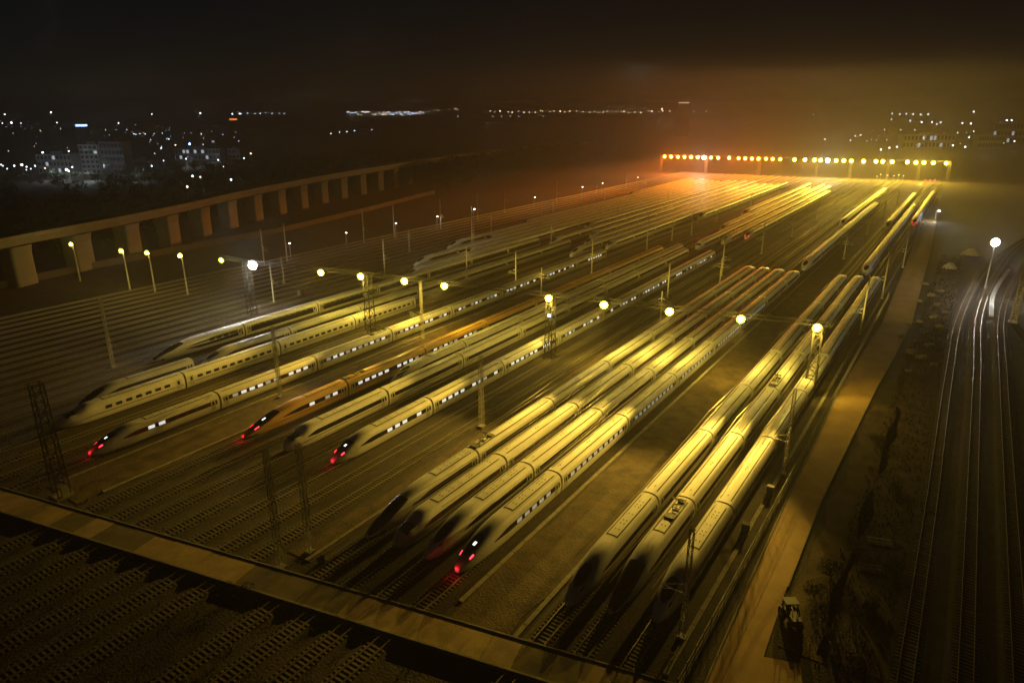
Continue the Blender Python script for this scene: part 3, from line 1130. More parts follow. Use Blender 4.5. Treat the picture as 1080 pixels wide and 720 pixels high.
# rows of masts farther back in the yard
for xr, ys_, lab in ((-67.2, (178, 232, 340, 398, 456), "thin mast in the row left of the central four trains"), (-110.6, (185, 300, 365, 430, 500), "thin mast in the row along the wide dirt strip"),
                     (-152.0, (200, 262, 330, 400, 470), "thin mast in the row beside the silver swoosh train's track"), (-193.5, (150, 215, 275, 335, 400, 465), "thin mast in the row among the bare left tracks"),
                     (-38.5, (300, 365, 430, 500), "thin mast in the row left of the road-side back trains")):
    for k, yy in enumerate(ys_):
        t = thing("catenary_mast", lab, "mast", (xr, yy, 0), 0, lab + "s")
        if "mast_row" not in ME:
            b = MB(); b.tube((0, 0, 0), (0, 0, 9.2), 0.24, 0.18, 10); b.box(-0.45, 0.45, -0.45, 0.45, 0, 0.4)
            ME["mast_row"] = b.mesh("pole", "mast_concrete")
            for sd_ in (1, -1):
                b = MB(); cantilever(b, 5.9, sd_); ME["cant", sd_] = b.mesh("cantilever", "galvanised")
                for za, zb_ in ((0.05, 0.12), (1.3, 1.0)):
                    b = MB(); b.tube((sd_ * 0.35, 0, 5.9 + za), (sd_ * 0.95, 0, 5.9 + zb_), 0.13, n=8)
                    ME["ins", sd_, za] = b.mesh("insulator", "insulator")
        link("pole", ME["mast_row"], t)
        for sd_ in (1, -1):
            ca = link("cantilever", ME["cant", sd_], t)
            for za in (0.05, 1.3):
                link("insulator", ME["ins", sd_, za], ca)
# broad twin-legged lattice mast at the left of the crossing
x, y, h = px_h((66, 523), 404)
t = thing("lattice_tower", "broad dark lattice tower at the left end of the panel crossing", "tower", (x, y, 0))
b = MB(); lattice(b, 0, 0, 0.1, h, 1.9, 1.5, 0.15, 0.08, 1.7); link("tower_frame", b.mesh("tower_frame", "tower_steel"), t)
b = MB(); b.box(-1.3, 1.3, -1.3, 1.3, 0, 0.45); link("footing", b.mesh("footing", "kerb_concrete"), t)
b = MB(); b.box(0.95, 1.5, -0.5, 0.5, 0.45, 2.2); link("switch_box", b.mesh("switch_box", "galvanised"), t)

# contact wires above the right-hand tracks
for key, lab in (("C1", "contact wire over the leftmost of the central four trains"), ("C2", "contact wire over the second of the central four trains"),
                 ("C3", "contact wire over the third of the central four trains"), ("C4", "contact wire over the red-lamped central train"),
                 ("D1", "contact wire over the left train by the road"), ("D2", "contact wire over the middle train by the road"),
                 ("D3", "contact wire over the train nearest the road"), ("A4", "contact wire over the maroon-banded train"), ("A3", "contact wire over the cream train"), ("B1", "contact wire over the gold train"), ("B2", "contact wire over the blunt yellow train"), ("B3", "contact wire over the train with glowing windows"), ("A1", "contact wire over the silver swoosh train")):
    b = MB()
    yy = 62
    while yy < 600:
        for k in range(5):
            ya, yb = yy + 10 * k, yy + 10 * (k + 1)
            sag = lambda v: 6.9 - 0.9 * (1 - ((v - yy - 25) / 25) ** 2)
            b.bar((0, ya, sag(ya)), (0, yb, sag(yb)), 0.05)
            b.bar((0, ya, 5.55), (0, yb, 5.55), 0.045)
            b.bar((0, yb - 5, 5.55), (0, yb - 5, sag(yb - 5)), 0.015)
        yy += 50
    tag(link("contact_wire", b.mesh("contact_wire", "wire"), None, (WS[key], 0, 0)), lab, "overhead wire", "contact wires above the trains")


# ------------------------------------------------------------------ street lamps, right side lamp
def street_lamp(label, x, y, h, m="lamp_small_white", glow=0, col=WHT, group="small white lamps along the left yard edge", r=0.32):
    t = thing("street_lamp", label, "street lamp", (x, y, 0), 0, group)
    b = MB(); b.tube((0, 0, 0), (0, 0, h), 0.12, 0.07, 8); b.tube((0, 0, h), (1.0, -0.6, h + 0.25), 0.06, n=6)
    link("pole", b.mesh("pole", "galvanised"), t)
    b = MB(); b.box(0.8, 1.5, -0.95, -0.55, h + 0.16, h + 0.36); hd = link("lamp_head", b.mesh("lamp_head", "galvanised"), t)
    b = MB(); b.ball((1.15, -0.75, h + 0.05), r, 8, 5, 0.7); link("bulb", b.mesh("bulb", m), hd)
    if glow:
        point("lamp_glow", (1.15, -1.2, h - 0.4), col, glow, 0.2, t)
    return t


for lab, bs, tp in [
    ("small white street lamp nearest the white gantry lamp", (307, 274), 256), ("small white lamp alone on the dark left verge", (366, 262), 245),
    ("small white lamp hugging the third left-edge mast", (418, 253), 235), ("small white lamp by the fourth left-edge mast", (461, 242), 228),
    ("taller white lamp beside the mast inside the left yard", (500, 264), 220), ("small white lamp near the sixth left-edge mast", (563, 221), 208),
    ("white lamp left of a close pair before the orange glow", (613, 210), 197), ("white lamp at right of a close pair before the orange glow", (634, 206), 193),
    ("faint white lamp deepest in the orange glow", (671, 200), 187)]:
    x, y, h = px_h(bs, tp)
    street_lamp(lab, x, y, h, glow=220)
x, y = at(988, 222, 6)
street_lamp("cool white lamp standing on the far end of the access road", x, y, 6, "lamp_cool", 3000, (0.75, 0.88, 1.0), None, 0.4)

x, y = at(1050, 255, 16.0)
t = thing("floodlight_pole", "bright white floodlight pole beside the curved main line", "floodlight pole", (x, y, 0))
b = MB(); b.tube((0, 0.5, 0), (0, 0.5, 16.4), 0.25, 0.14, 10); link("pole", b.mesh("pole", "galvanised"), t)
f = link("floodlight", hW, t, (0, 0, 16.0), R(15)); link("lens", lW, f)
point("lamp_glow", (0, -1.2, 15.4), WHT, 4500, 0.3, t)
spot("flood_beam", (0, -1.2, 15.4), (9, -30, 0), WHT, 9000, R(66), 0.6, 1.3, 0.3, t)

# ------------------------------------------------------------------ viaduct, boundary wall
via = curve_pts([(-232, 10), (-249, 50), (-266, 96), (-277, 132), (-292, 172), (-312, 216), (-330, 263), (-347, 315), (-362, 374), (-377, 432), (-398, 560), (-422, 760)], 8)
t = thing("railway_viaduct", "long raised concrete viaduct on broad piers curving behind the left yard", "viaduct")
b = MB()
deck_prof = [(-5.6, 16.2), (-5.6, 17.6), (-5.2, 17.6), (-5.2, 16.7), (5.2, 16.7), (5.2, 17.6), (5.6, 17.6), (5.6, 16.2), (2.8, 15.6), (2.2, 13.6), (-2.2, 13.6), (-2.8, 15.6), (-5.6, 16.2)]
rows = []
acc, piers = 0.0, []
for i, p in enumerate(via):
    d = (via[min(len(via) - 1, i + 1)] - via[max(0, i - 1)]).normalized()
    n = Vector((d.y, -d.x))
    rows.append([(p.x + n.x * o, p.y + n.y * o, z) for o, z in deck_prof])
    if i:
        seg = (p - via[i - 1]).length
        k = 24.0 - acc % 24.0
        while k < seg:
            c = via[i - 1].lerp(p, k / seg)
            piers.append((c.x, c.y, math.atan2(d.y, d.x)))
            k += 24.0
        acc += seg
b.grid(rows)
link("deck", b.mesh("deck", "viaduct_concrete"), t)
pm = MB()
nseg = 20
rw = []
for z, a_, c_ in ((0, 4.0, 3.2), (10.5, 4.0, 3.2), (12.6, 4.1, 3.6), (13.58, 4.2, 3.9)):
    rw.append([(a_ * math.copysign(abs(math.cos(2 * math.pi * j / nseg)) ** 0.25, math.cos(2 * math.pi * j / nseg)),
                c_ * math.copysign(abs(math.sin(2 * math.pi * j / nseg)) ** 0.25, math.sin(2 * math.pi * j / nseg)), z) for j in range(nseg + 1)])
pm.grid(rw)
me_pier = pm.mesh("pier", "viaduct_concrete")
for (x, y, a_) in piers:
    link("pier", me_pier, t, (x, y, 0), a_)

b = MB()
wl = [(-262, 60), (-271, 120), (-275, 160), (-277.5, 219), (-292, 290), (-309, 355), (-314, 378)]
for p, q in zip(wl, wl[1:]):
    b.bar((*p, 1.25), (*q, 1.25), 0.25, 2.5)
tag(link("boundary_wall", b.mesh("boundary_wall", "wall_concrete")), "low pale concrete boundary wall between yard and viaduct piers", "wall")


# ------------------------------------------------------------------ vegetation
def leaf_clump(b, c, r, n, size, flat=0.75):
    for _ in range(n):
        d = Vector((random.gauss(0, 1), random.gauss(0, 1), random.gauss(0, 1))).normalized()
        k = random.uniform(0.45, 1.0) ** 0.5
        p = Vector(c) + Vector((d.x * r * k, d.y * r * k, d.z * r * k * flat))
        u = Vector((random.gauss(0, 1), random.gauss(0, 1), random.gauss(0, 0.6))).normalized() * size
        w = u.orthogonal().normalized() * size * random.uniform(0.5, 1)
        i = len(b.v)
        b.v += [tuple(p - u), tuple(p + w * 0.7), tuple(p + u), tuple(p - w * 0.7)]
        b.face((i, i + 1, i + 2, i + 3))


def forest(name, n, xr, yr, hmin, hmax, leaf):
    b = MB()
    k = 0
    while k < n:
        x, y = random.uniform(*xr), random.uniform(*yr)
        h = random.uniform(hmin, hmax)
        if not forest_ok(x, y):
            k += 0.2
            continue
        k += 1
        for _ in range(4):
            leaf_clump(b, (x + random.uniform(-0.25, 0.25) * h, y + random.uniform(-0.25, 0.25) * h, h * random.uniform(0.45, 0.8)), h * 0.3, 14, h * 0.1)
        b.tube((x, y, 0), (x, y, h * 0.6), 0.2, 0.1, 5, False)
    return kind(link(name, b.mesh(name, leaf)), "stuff")


def forest_ok(x, y):
    # keep clear of the viaduct and the yard
    if y < 100:
        vx = -232 + (y - 10) * -0.4
    else:
        vx = -266 - (y - 96) * 0.375
    return x < vx - 14


forest("forest", 900, (-640, -270), (-40, 640), 5, 10, "leaf_dark")


b = MB()  # added tree belt hiding the viaduct's far stretch, which fades into dark
for _ in range(260):
    y = random.uniform(395, 780)
    x = -364 - (y - 380) * 0.155 + random.uniform(9, 46)
    h = random.uniform(13, 21) * sstep(380, 440, y)
    for _ in range(6):
        leaf_clump(b, (x + random.uniform(-0.2, 0.2) * h, y + random.uniform(-0.2, 0.2) * h, h * random.uniform(0.3, 0.85)), h * 0.24, 16, h * 0.075)
    b.tube((x, y, 0), (x, y, h * 0.6), 0.25, 0.12, 5, False)
kind(link("forest", b.mesh("forest", "leaf_dark")), "stuff")


def bush(label, x, y, r, group="dark shrubs on the waste ground"):
    t = thing("bush", label, "bush", (x, y, 0), 0, group)
    b = MB()
    for _ in range(7):
        leaf_clump(b, (random.uniform(-r, r) * 0.6, random.uniform(-r, r) * 0.6, r * random.uniform(0.35, 0.9)), r * 0.5, 170, 0.085 * max(1, r * 0.6))
    link("foliage", b.mesh("foliage", "leaf_olive"), t)
    b = MB()
    for _ in range(5):
        b.tube((0, 0, 0), (random.uniform(-r, r) * 0.5, random.uniform(-r, r) * 0.5, r * 0.9), 0.06, 0.03, 5)
    link("stem", b.mesh("stem", "bark"), t)


for lab, px_, py_, r in [
    ("round dark bush right behind the parked tractor", 858, 628, 1.6), ("tall dark bush on the waste ground beyond the tractor", 875, 607, 2.0),
    ("bush beside pale planks on the waste ground", 905, 585, 1.6), ("wide low bush at the right end of the side road", 880, 672, 1.5),
    ("small bush halfway between tractor and main line", 915, 640, 1.3), ("bush beside the main line, nearest to the camera", 940, 600, 1.5),
    ("bush under the last gantry lamp, across the road", 925, 470, 1.6), ("bush at the foot of the rubble heaps", 965, 400, 1.8),
    ("bush by the main line halfway up the waste ground", 945, 520, 1.5), ("dark bush at the bottom of the side road", 905, 705, 1.4)]:
    x, y = at(px_, py_)
    bush(lab, x, y, r)
x, y = at(250, 632)
bush("low dark bush just in front of the panel crossing", x, y, 1.9, None)
x, y = at(395, 592)
bush("ragged bush at the foot of the right crossing mast", x - 6, y - 4, 0.9, None)

# weeds on the waste ground and between the near tracks: nobody could count them
b = MB()
for _ in range(5200):
    if random.random() < 0.6:
        x, y = random.uniform(-6.5, 1.2), random.uniform(68, 330)
    else:
        x, y = random.uniform(-150, -5), random.uniform(-10, 44)
        if abs(y - (33.9 + (x + 117.7) * 0.205)) < 3.2:
            continue
    h = random.uniform(0.2, 0.7)
    for _ in range(4):
        a_ = random.uniform(0, 6.28)
        dx, dy = math.cos(a_) * 0.09, math.sin(a_) * 0.09
        i = len(b.v)
        b.v += [(x - dx, y - dy, 0.0), (x + dx, y + dy, 0.0), (x + dy * 3 * h, y - dx * 3 * h, h)]
        b.face((i, i + 1, i + 2))
kind(link("weeds", b.mesh("weeds", "weed")), "stuff")

# ------------------------------------------------------------------ waste ground: rubble, mounds, planks, tractor


def rock_mesh(seed, r, flat):
    rs = random.Random(seed)
    b = MB()
    b.ball((0, 0, 0), r, 9, 6, flat)
    o = Vector((rs.uniform(0, 50), rs.uniform(0, 50), 0))
    b.v = [tuple(Vector(v) * (1 + 0.45 * mnoise.noise(Vector(v) * (1.3 / r) + o))) for v in b.v]
    return b.mesh("rubble_block", "rubble_grey")


rocks = [rock_mesh(i, 1.0, 0.55) for i in range(5)]
rub = [(975, 300), (982, 312), (988, 322), (970, 318), (992, 308), (985, 335), (960, 340), (975, 352), (990, 345), (966, 360), (980, 365), (972, 378), (962, 372), (985, 385), (958, 392), (970, 340), (996, 330), (950, 355)]
for i, (px_, py_) in enumerate(rub):
    x, y = at(px_, py_)
    o = link("rubble_block", rocks[i % 5], None, (x, y, 0.25), random.uniform(0, 6))
    s_ = random.uniform(0.7, 1.7)
    o.scale = (s_, s_ * random.uniform(0.6, 1.3), s_ * 0.8)
    tag(o, "rough grey rubble block lying in the heap between access road and main line", "rubble", "rubble blocks dumped beside the main line")
for lab, px_, py_, sx, sy, sz in [("larger pale tarp-covered mound below the white floodlight", 1024, 269, 7.5, 4.0, 2.6), ("smaller pale tarp-covered mound at the head of the rubble", 1001, 283, 5.2, 3.2, 2.2)]:
    x, y = at(px_, py_)
    b = MB(); b.smooth = True
    rows = []
    for i in range(13):
        rr = i / 12
        rows.append([((1 + 0.16 * mnoise.noise((math.cos(q) * 1.7, math.sin(q) * 1.7, px_))) * sx / 2 * rr * math.cos(q), sy / 2 * rr * math.sin(q) * (1 + 0.2 * mnoise.noise((q, 3, 1))),
                      max(0.0, sz * (1 - rr ** 2.0) * (1 + 0.25 * mnoise.noise((rr * 3 * math.cos(q), rr * 3 * math.sin(q), 5.0 + px_))))) for q in [2 * math.pi * j / 24 for j in range(25)]])
    b.grid(rows)
    tag(link("tarp_mound", b.mesh("tarp_mound", "tarp_pale"), None, (x, y, 0.02)), lab, "mound", "tarp-covered mounds")
for lab, px_, py_ in [("upper stack of pale planks on the waste ground", 928, 572), ("lower stack of pale planks on the waste ground", 918, 600)]:
    x, y = at(px_, py_)
    b = MB()
    for i in range(5):
        b.box(-1.6, 1.6, -0.9 + i * 0.38, -0.58 + i * 0.38, 0.0, 0.22 + 0.05 * (i % 2))
    tag(link("plank_stack", b.mesh("plank_stack", "rubble_grey"), None, (x, y, 0.02), 0.3), lab, "planks", "plank stacks")

x, y = at(834, 656)
t = thing("tractor", "small dark tractor with open cab parked on the waste ground", "tractor", (x, y, 0), R(35))
b = MB()
b.box(-0.55, 0.55, -1.5, 0.2, 0.75, 1.45); b.box(-0.5, 0.5, -1.6, -1.45, 0.7, 1.4); b.box(-0.75, 0.75, 0.2, 1.3, 0.7, 1.15); b.box(-0.4, 0.4, -1.3, 1.0, 0.45, 0.78)
b.tube((0.3, -0.9, 1.4), (0.3, -0.9, 2.2), 0.05)
link("body", b.mesh("body", "tractor_paint"), t)
b = MB()
for sx in (-0.68, 0.68):
    for yy in (0.22, 1.25):
        b.bar((sx, yy, 1.15), (sx * 0.92, yy * 0.95, 2.45), 0.08)
b.box(-0.8, 0.8, 0.1, 1.4, 2.42, 2.55)
link("cab", b.mesh("cab", "tractor_paint"), t)
b = MB(); b.box(-0.3, 0.3, 0.75, 1.15, 1.15, 1.3); b.box(-0.3, 0.3, 1.1, 1.2, 1.3, 1.75); link("seat", b.mesh("seat", "tyre"), t)
for sx, yy, r, w in ((-0.85, 0.75, 0.78, 0.36), (0.85, 0.75, 0.78, 0.36), (-0.7, -1.1, 0.46, 0.24), (0.7, -1.1, 0.46, 0.24)):
    b = MB(); b.tube((sx - w / 2, yy, r), (sx + w / 2, yy, r), r, n=20); wh = link("wheel", b.mesh("wheel", "tyre"), t)
    b = MB(); b.tube((sx - w / 2 - 0.01, yy, r), (sx + w / 2 + 0.01, yy, r), r * 0.5, n=14); link("rim", b.mesh("rim", "rubble_grey"), wh)
b = MB(); b.box(-0.45, -0.25, -1.64, -1.6, 1.15, 1.32); b.box(0.25, 0.45, -1.64, -1.6, 1.15, 1.32); link("headlight", b.mesh("headlight", "insulator"), t)

# pale bars between the curved tracks, added to stand in for a white streak
b = MB()
bundle = curve_pts([(10.9, 236), (11.3, 262), (13.6, 288), (16.6, 312)], 8)
for o_ in (-0.45, -0.15, 0.15, 0.45):
    for p, q in zip(bundle, bundle[1:]):
        b.bar((p.x + o_, p.y, 0.28), (q.x + o_, q.y, 0.28), 0.24, 0.5)
tag(link("streak_bars", b.mesh("streak_bars", "tarp_pale")), "long pale bars added for a white light streak between the curved tracks below the white floodlight", "added bars")

# concrete cable troughs along the groups of tracks
for xx, ya, yb, lab in ((-43.9, 55, 560, "concrete cable trough on the ground right of the red-lamped central train"), (-35.0, 53, 560, "concrete cable trough on the ground left of the three road-side trains"),
                        (-18.4, 58, 540, "concrete cable trough between the nearest train and the road fence"), (-66.2, 50, 330, "concrete cable trough on the thin dirt strip left of the central four trains"),
                        (-106.9, 44, 330, "concrete cable trough along the right side of the wide dirt strip"), (-116.0, 42, 330, "concrete cable trough along the left side of the wide dirt strip")):
    b = MB()
    yy = ya
    while yy < yb:
        b.box(-0.3, 0.3, yy, yy + 2.9, 0, 0.16)
        yy += 2.96
    tag(link("cable_trough", b.mesh("cable_trough", "kerb_concrete"), None, (xx, 0, 0)), lab, "cable trough", "cable troughs along the tracks")

# mesh fence between the nearest track and the access road
fn = thing("fence", "thin wire mesh fence on posts along the yard side of the access road", "fence", (-16.4, 0, 0))
b = MB(); b.bar((0, 0, 0), (0, 0, 2.3), 0.09)
me_post = b.mesh("post", "mast_concrete")
b = MB()
fy = [56 + 2.7 * i for i in range(70)]
for i, yy in enumerate(fy):
    link("post", me_post, fn, (0, yy, 0))
for z in (0.15, 1.2, 2.2):
    b.bar((0, fy[0], z), (0, fy[-1], z), 0.035)
yy = fy[0]
while yy < fy[-1]:
    b.bar((0, yy, 0.15), (0, yy, 2.2), 0.022)
    yy += 0.45
link("wire_mesh", b.mesh("wire_mesh", "galvanised"), fn)

# trackside relay cabinets
for lab, px_, py_ in [("grey relay cabinet below the yellow gantry lamps, near the white one", 317, 312), ("grey relay cabinet in the gap between two trains under the gantry", 436, 335),
                      ("dark relay cabinet beside the road next to the nearest train", 786, 560), ("grey relay cabinet beside the road farther up the nearest train", 812, 520)]:
    x, y = at(px_, py_)
    t = thing("relay_cabinet", lab, "cabinet", (x, y, 0), 0, "trackside relay cabinets")
    t.scale = (0.55, 0.55, 0.6) if px_ > 600 else (1, 1, 1)
    b = MB(); b.box(-0.9, 0.9, -0.6, 0.6, 0.15, 2.1); link("casing", b.mesh("casing", "tower_steel"), t)
    b = MB(); b.box(-1.0, 1.0, -0.7, 0.7, 2.1, 2.22); link("roof", b.mesh("roof", "tower_steel"), t)
    b = MB(); b.box(-0.8, -0.03, -0.64, -0.6, 0.3, 2.0); b.box(0.03, 0.8, -0.64, -0.6, 0.3, 2.0); link("door", b.mesh("door", "facade_grey"), t)
    b = MB(); b.box(-1.1, 1.1, -0.8, 0.8, 0, 0.15); link("plinth", b.mesh("plinth", "kerb_concrete"), t)


# ------------------------------------------------------------------ distant town
def em(base, k):
    nm = "%s_%g" % (base, k)
    if nm not in M:
        c = M[base].node_tree.nodes["Principled BSDF"].inputs["Emission Color"].default_value
        emit(nm, tuple(c)[:3], k)
    return nm


def building(label, cx, cy, w, d, h, rz, m="facade_grey", lit=0.2, cols=6, rows=3, litm="town_white_0.6", group="buildings of the distant town", flat_roof=True):
    t = thing("building", label, "building", (cx, cy, 0), rz, group)
    b = MB(); b.box(-w / 2, w / 2, -d / 2, d / 2, 0, h); link("wall", b.mesh("wall", m), t)
    b = MB(); b.box(-w / 2 - 0.4, w / 2 + 0.4, -d / 2 - 0.4, d / 2 + 0.4, h, h + 0.5)
    b.box(-w * 0.15, w * 0.1, -d * 0.2, d * 0.2, h + 0.5, h + 2.6)
    link("roof", b.mesh("roof", m), t)
    ww, wh_ = w / cols, h / rows
    mD = None
    for side in (-1,):
        for i in range(cols):
            for j in range(rows):
                q = litm if random.random() < lit else "window_dark"
                key = ("bwin", round(ww, 2), round(wh_, 2), q)
                if key not in ME:
                    bb = MB(); bb.box(-ww * 0.32, ww * 0.32, -0.06, 0, -wh_ * 0.28, wh_ * 0.28)
                    ME[key] = bb.mesh("window", q)
                link("window", ME[key], t, (-w / 2 + ww * (i + 0.5), side * d / 2 - 0.003, wh_ * (j + 0.55)))
    return t


def bpos(px0, px1, py_base):
    x0, y0 = at(px0, py_base); x1, y1 = at(px1, py_base)
    w = math.hypot(x1 - x0, y1 - y0)
    return (x0 + x1) / 2, (y0 + y1) / 2, w, math.atan2(y1 - y0, x1 - x0)


em("town_white", 0.6); em("town_warm", 1.2); em("town_white", 3); em("town_orange", 5); em("town_blue", 8); em("town_white", 12)
for lab, p0, p1, pb, ptop, m, lit, cols, rws in [
    ("long pale white-lit building at the left of the town", 42, 78, 183, 163, "facade_pale", 0.12, 9, 3),
    ("pale tower block beside the long white-lit building", 88, 107, 183, 153, "facade_pale", 0.1, 4, 6),
    ("large unlit dark block right of the pale tower block", 110, 134, 186, 150, "facade_dark", 0.02, 6, 5),
    ("low colonnaded building right of the dark block", 135, 160, 183, 170, "facade_grey", 0.12, 10, 2),
    ("dim wide grey hall with lit strip behind the colonnade", 185, 232, 169, 157, "facade_grey", 0.2, 12, 2),
    ("narrow pale stair tower above the wide grey hall", 223, 231, 160, 145, "facade_pale", 0.1, 2, 5),
    ("small dim house right of the wide grey hall", 240, 253, 168, 157, "facade_grey", 0.05, 3, 2),
    ("white-banded station hall on the far right", 1027, 1053, 157, 143, "facade_pale", 0.12, 10, 2),
    ("lit depot shed at the right edge of the town", 1042, 1080, 152, 130, "facade_grey", 0.08, 10, 3),
    ("long lit workshop hall beyond the far lamp gantry", 948, 1002, 157, 142, "facade_pale", 0.12, 14, 2),
]:
    x, y, w, rz = bpos(p0, p1, pb)
    _, _, h = px_h(((p0 + p1) / 2, pb), ptop)
    building(lab, x, y + 4, w, min(14, w), h, rz, m, lit, cols, rws)

for px_, py_, e in ((60, 184, 8000), (98, 184.5, 9000), (82, 185, 3000), (150, 185, 2500), (205, 171, 6000), (228, 166, 2500), (975, 160, 2200), (1040, 160, 2200), (1065, 156, 1800)):
    x, y = at(px_, py_, 5)
    point("facade_fill", (x, y - 3, 7), (0.8, 0.92, 1.0), e, 0.3)  # added fill lights that brighten the town facades, with no lamp of their own
me_bulb = {}


def town_lamp(px_, py_, dist=None, z=9.0, base="town_white", k=3.0, r=1.0, group="street lamps of the distant town", label="small lamp glowing in the distant town beyond the viaduct"):
    if dist:
        x, y, z = along(px_, py_, dist)
        z = max(4.0, z)
    else:
        x, y = at(px_, py_, z)
    nm = em(base, k)
    key = (nm, round(r, 1), round(z))
    if key not in me_bulb:
        b = MB(); b.mi = 0; b.tube((0, 0, 0), (0, 0, z - r * 0.8), 0.15, 0.1, 5); b.mi = 1; b.ball((0, 0, z), r, 8, 5)
        me_bulb[key] = b.mesh("street_lamp", "galvanised", nm)
    tag(link("street_lamp", me_bulb[key], None, (x, y, 0)), label, "lamp", group)


rnd = random.Random(3)
LEFT = [(20, 83), (215, 75), (640, 82), (845, 78), (980, 80), (1010, 80), (10, 120), (48, 118), (88, 120), (88, 134), (55, 162), (25, 134),
        (170, 152), (240, 118), (255, 145), (445, 148), (460, 170), (490, 148), (500, 120), (518, 132), (572, 127), (535, 148), (565, 165), (573, 168), (590, 165), (605, 160), (613, 166), (635, 190),
        (650, 165), (685, 163), (712, 187), (740, 212), (680, 225), (690, 278), (850, 165), (857, 210), (940, 168), (1007, 195), (785, 270), (930, 245), (1058, 248), (1030, 268), (920, 275),
        (5, 295), (12, 300), (30, 312), (60, 300), (95, 298), (112, 304), (130, 312), (148, 300), (190, 310), (280, 318), (305, 305), (290, 322), (180, 245), (290, 238), (812, 343), (845, 347), (790, 388), (975, 358), (640, 300)]
for x4, y4 in LEFT:
    px_, py_ = x4 / 4, 100 + y4 / 4
    kk = rnd.choice((1.5, 3, 5))
    base = "town_white" if rnd.random() < 0.75 else "town_warm"
    if py_ < 131:
        town_lamp(px_, py_, rnd.uniform(1500, 2100), base=base, k=kk * 5, r=1.1)
    else:
        town_lamp(px_, py_, None, 8, base, kk * 2.5, 0.55)
for _ in range(75):
    px_ = rnd.uniform(0, 265)
    py_ = 131 + abs(rnd.gauss(0, 9)) if rnd.random() < 0.75 else rnd.uniform(150, 180)
    town_lamp(px_, py_, None, 7, rnd.choice(("town_white", "town_white", "town_warm", "town_blue")), rnd.choice((1.5, 3)), 0.5)
for _ in range(30):
    px_, py_ = rnd.uniform(900, 1078), rnd.uniform(132, 152)
    town_lamp(px_, py_, None, 8, rnd.choice(("town_white", "town_warm")), 3, 0.5, "lamps of the distant district on the right", "white lamp of the lit district beyond the far gantry")
town_lamp(200, 152, None, 8, "town_blue", 14, 1.3, None, "brightest bluish lamp in front of the wide grey hall")
for px_, py_ in [(45, 161), (70, 179), (23, 174)]:
    town_lamp(px_, py_, None, 8, "town_white", 12, 0.9)
GH, LH = "lamps along the horizon", "tiny lamp in the glittering line of lights on the horizon"
for i in range(8):
    town_lamp(255 + i * 6.6 + rnd.uniform(-2, 2), 120 + rnd.uniform(-0.8, 1.2), 2400, base="town_white", k=rnd.choice((6, 10, 20)), r=1.2, group=GH, label=LH)
for i in range(40):
    town_lamp(366 + i * 2.05 + rnd.uniform(-1, 1), 119.5 + rnd.uniform(-1.8, 2.2), 2400, base=rnd.choice(("town_white", "town_warm")), k=rnd.choice((8, 14, 30)), r=1.15, group=GH, label=LH)
for px_ in (458, 462, 474, 480, 483, 481):
    town_lamp(px_, 115.5 + rnd.uniform(-1, 1), 2400, base="town_warm", k=4, r=1.2, group=GH, label=LH)
for i in range(34):
    town_lamp(517 + i * 5.7 + rnd.uniform(-2, 2), 117.8 + rnd.uniform(-1, 1), 2400, base="town_warm", k=rnd.choice((8, 14, 24)), r=1.15, group=GH, label=LH)
for px_ in (520, 529, 538, 547, 573, 483):
    town_lamp(px_, 122.8, 2400, base="town_white", k=4, r=1.3, group=GH, label=LH)
for px_, py_ in ((349, 141), (358, 139.5), (366, 139), (374, 138), (392, 137)):
    town_lamp(px_, py_, None, 8, "town_white", 5, 1.0, "row of lamps on the dark plain", "lamp in the short row of five on the dark plain")
for px_, py_, k in ((698, 115, 12), (732, 118, 10), (745, 117.5, 6), (688, 118, 4), (715, 119, 3)):
    town_lamp(px_, py_, 2200, base="town_warm", k=k, r=1.6, group=GH, label=LH)
GR, LR = "lamps of the distant district on the right", "white lamp of the lit district beyond the far gantry"
for px_, py_, k in [(941, 120, 4), (949, 120.5, 4), (956, 120, 4), (963, 120.5, 4), (971, 121, 4), (979, 121, 4), (940, 126, 3), (960, 127.5, 4), (972, 129, 8), (983, 129, 6), (992, 129, 6), (988, 131, 4),
                    (933, 137, 4), (950, 137, 4), (965, 137, 4), (902, 143.5, 3), (908, 142.5, 3), (870, 147, 5), (897, 148, 3), (929, 158, 4), (938, 156, 4), (946, 155, 4), (858, 121, 2),
                    (952, 146, 14), (959, 145.5, 14), (971, 146, 8), (979, 148, 18), (984, 145.5, 14), (997, 146, 16), (1005, 153.5, 5), (1015, 130, 6), (1024, 130.5, 9), (1027, 118, 7), (1027, 138.5, 6), (1010, 140, 4),
                    (1046, 132, 9), (1055, 130, 9), (1062, 127, 12), (1067, 127, 8), (1074, 132, 8), (1077, 140, 14), (1047, 149, 4), (1070, 149, 5), (1046, 143, 4), (1022, 145, 6), (1018, 155, 5)]:
    town_lamp(px_, py_, None if py_ > 131 else 1700, 9, "town_white", k, 1.0 if py_ > 131 else 1.3, GR, LR)
for px_, py_ in ((929, 184), (936, 185), (943, 185.5), (948, 184.5), (953, 185.5), (925, 186)):
    x, y = at(px_, py_, 5)
    town_lamp(px_, py_, None, 5, "town_warm", 3, 0.35, "low lamps under the far gantry", "dim yellow lamp low under the right part of the far gantry")
for px_ in (976, 981, 986):
    town_lamp(px_, 190.5, None, 5, "tail_red", 9, 0.5, "red signals under the far gantry", "red signal lamp at the right end of the far gantry")


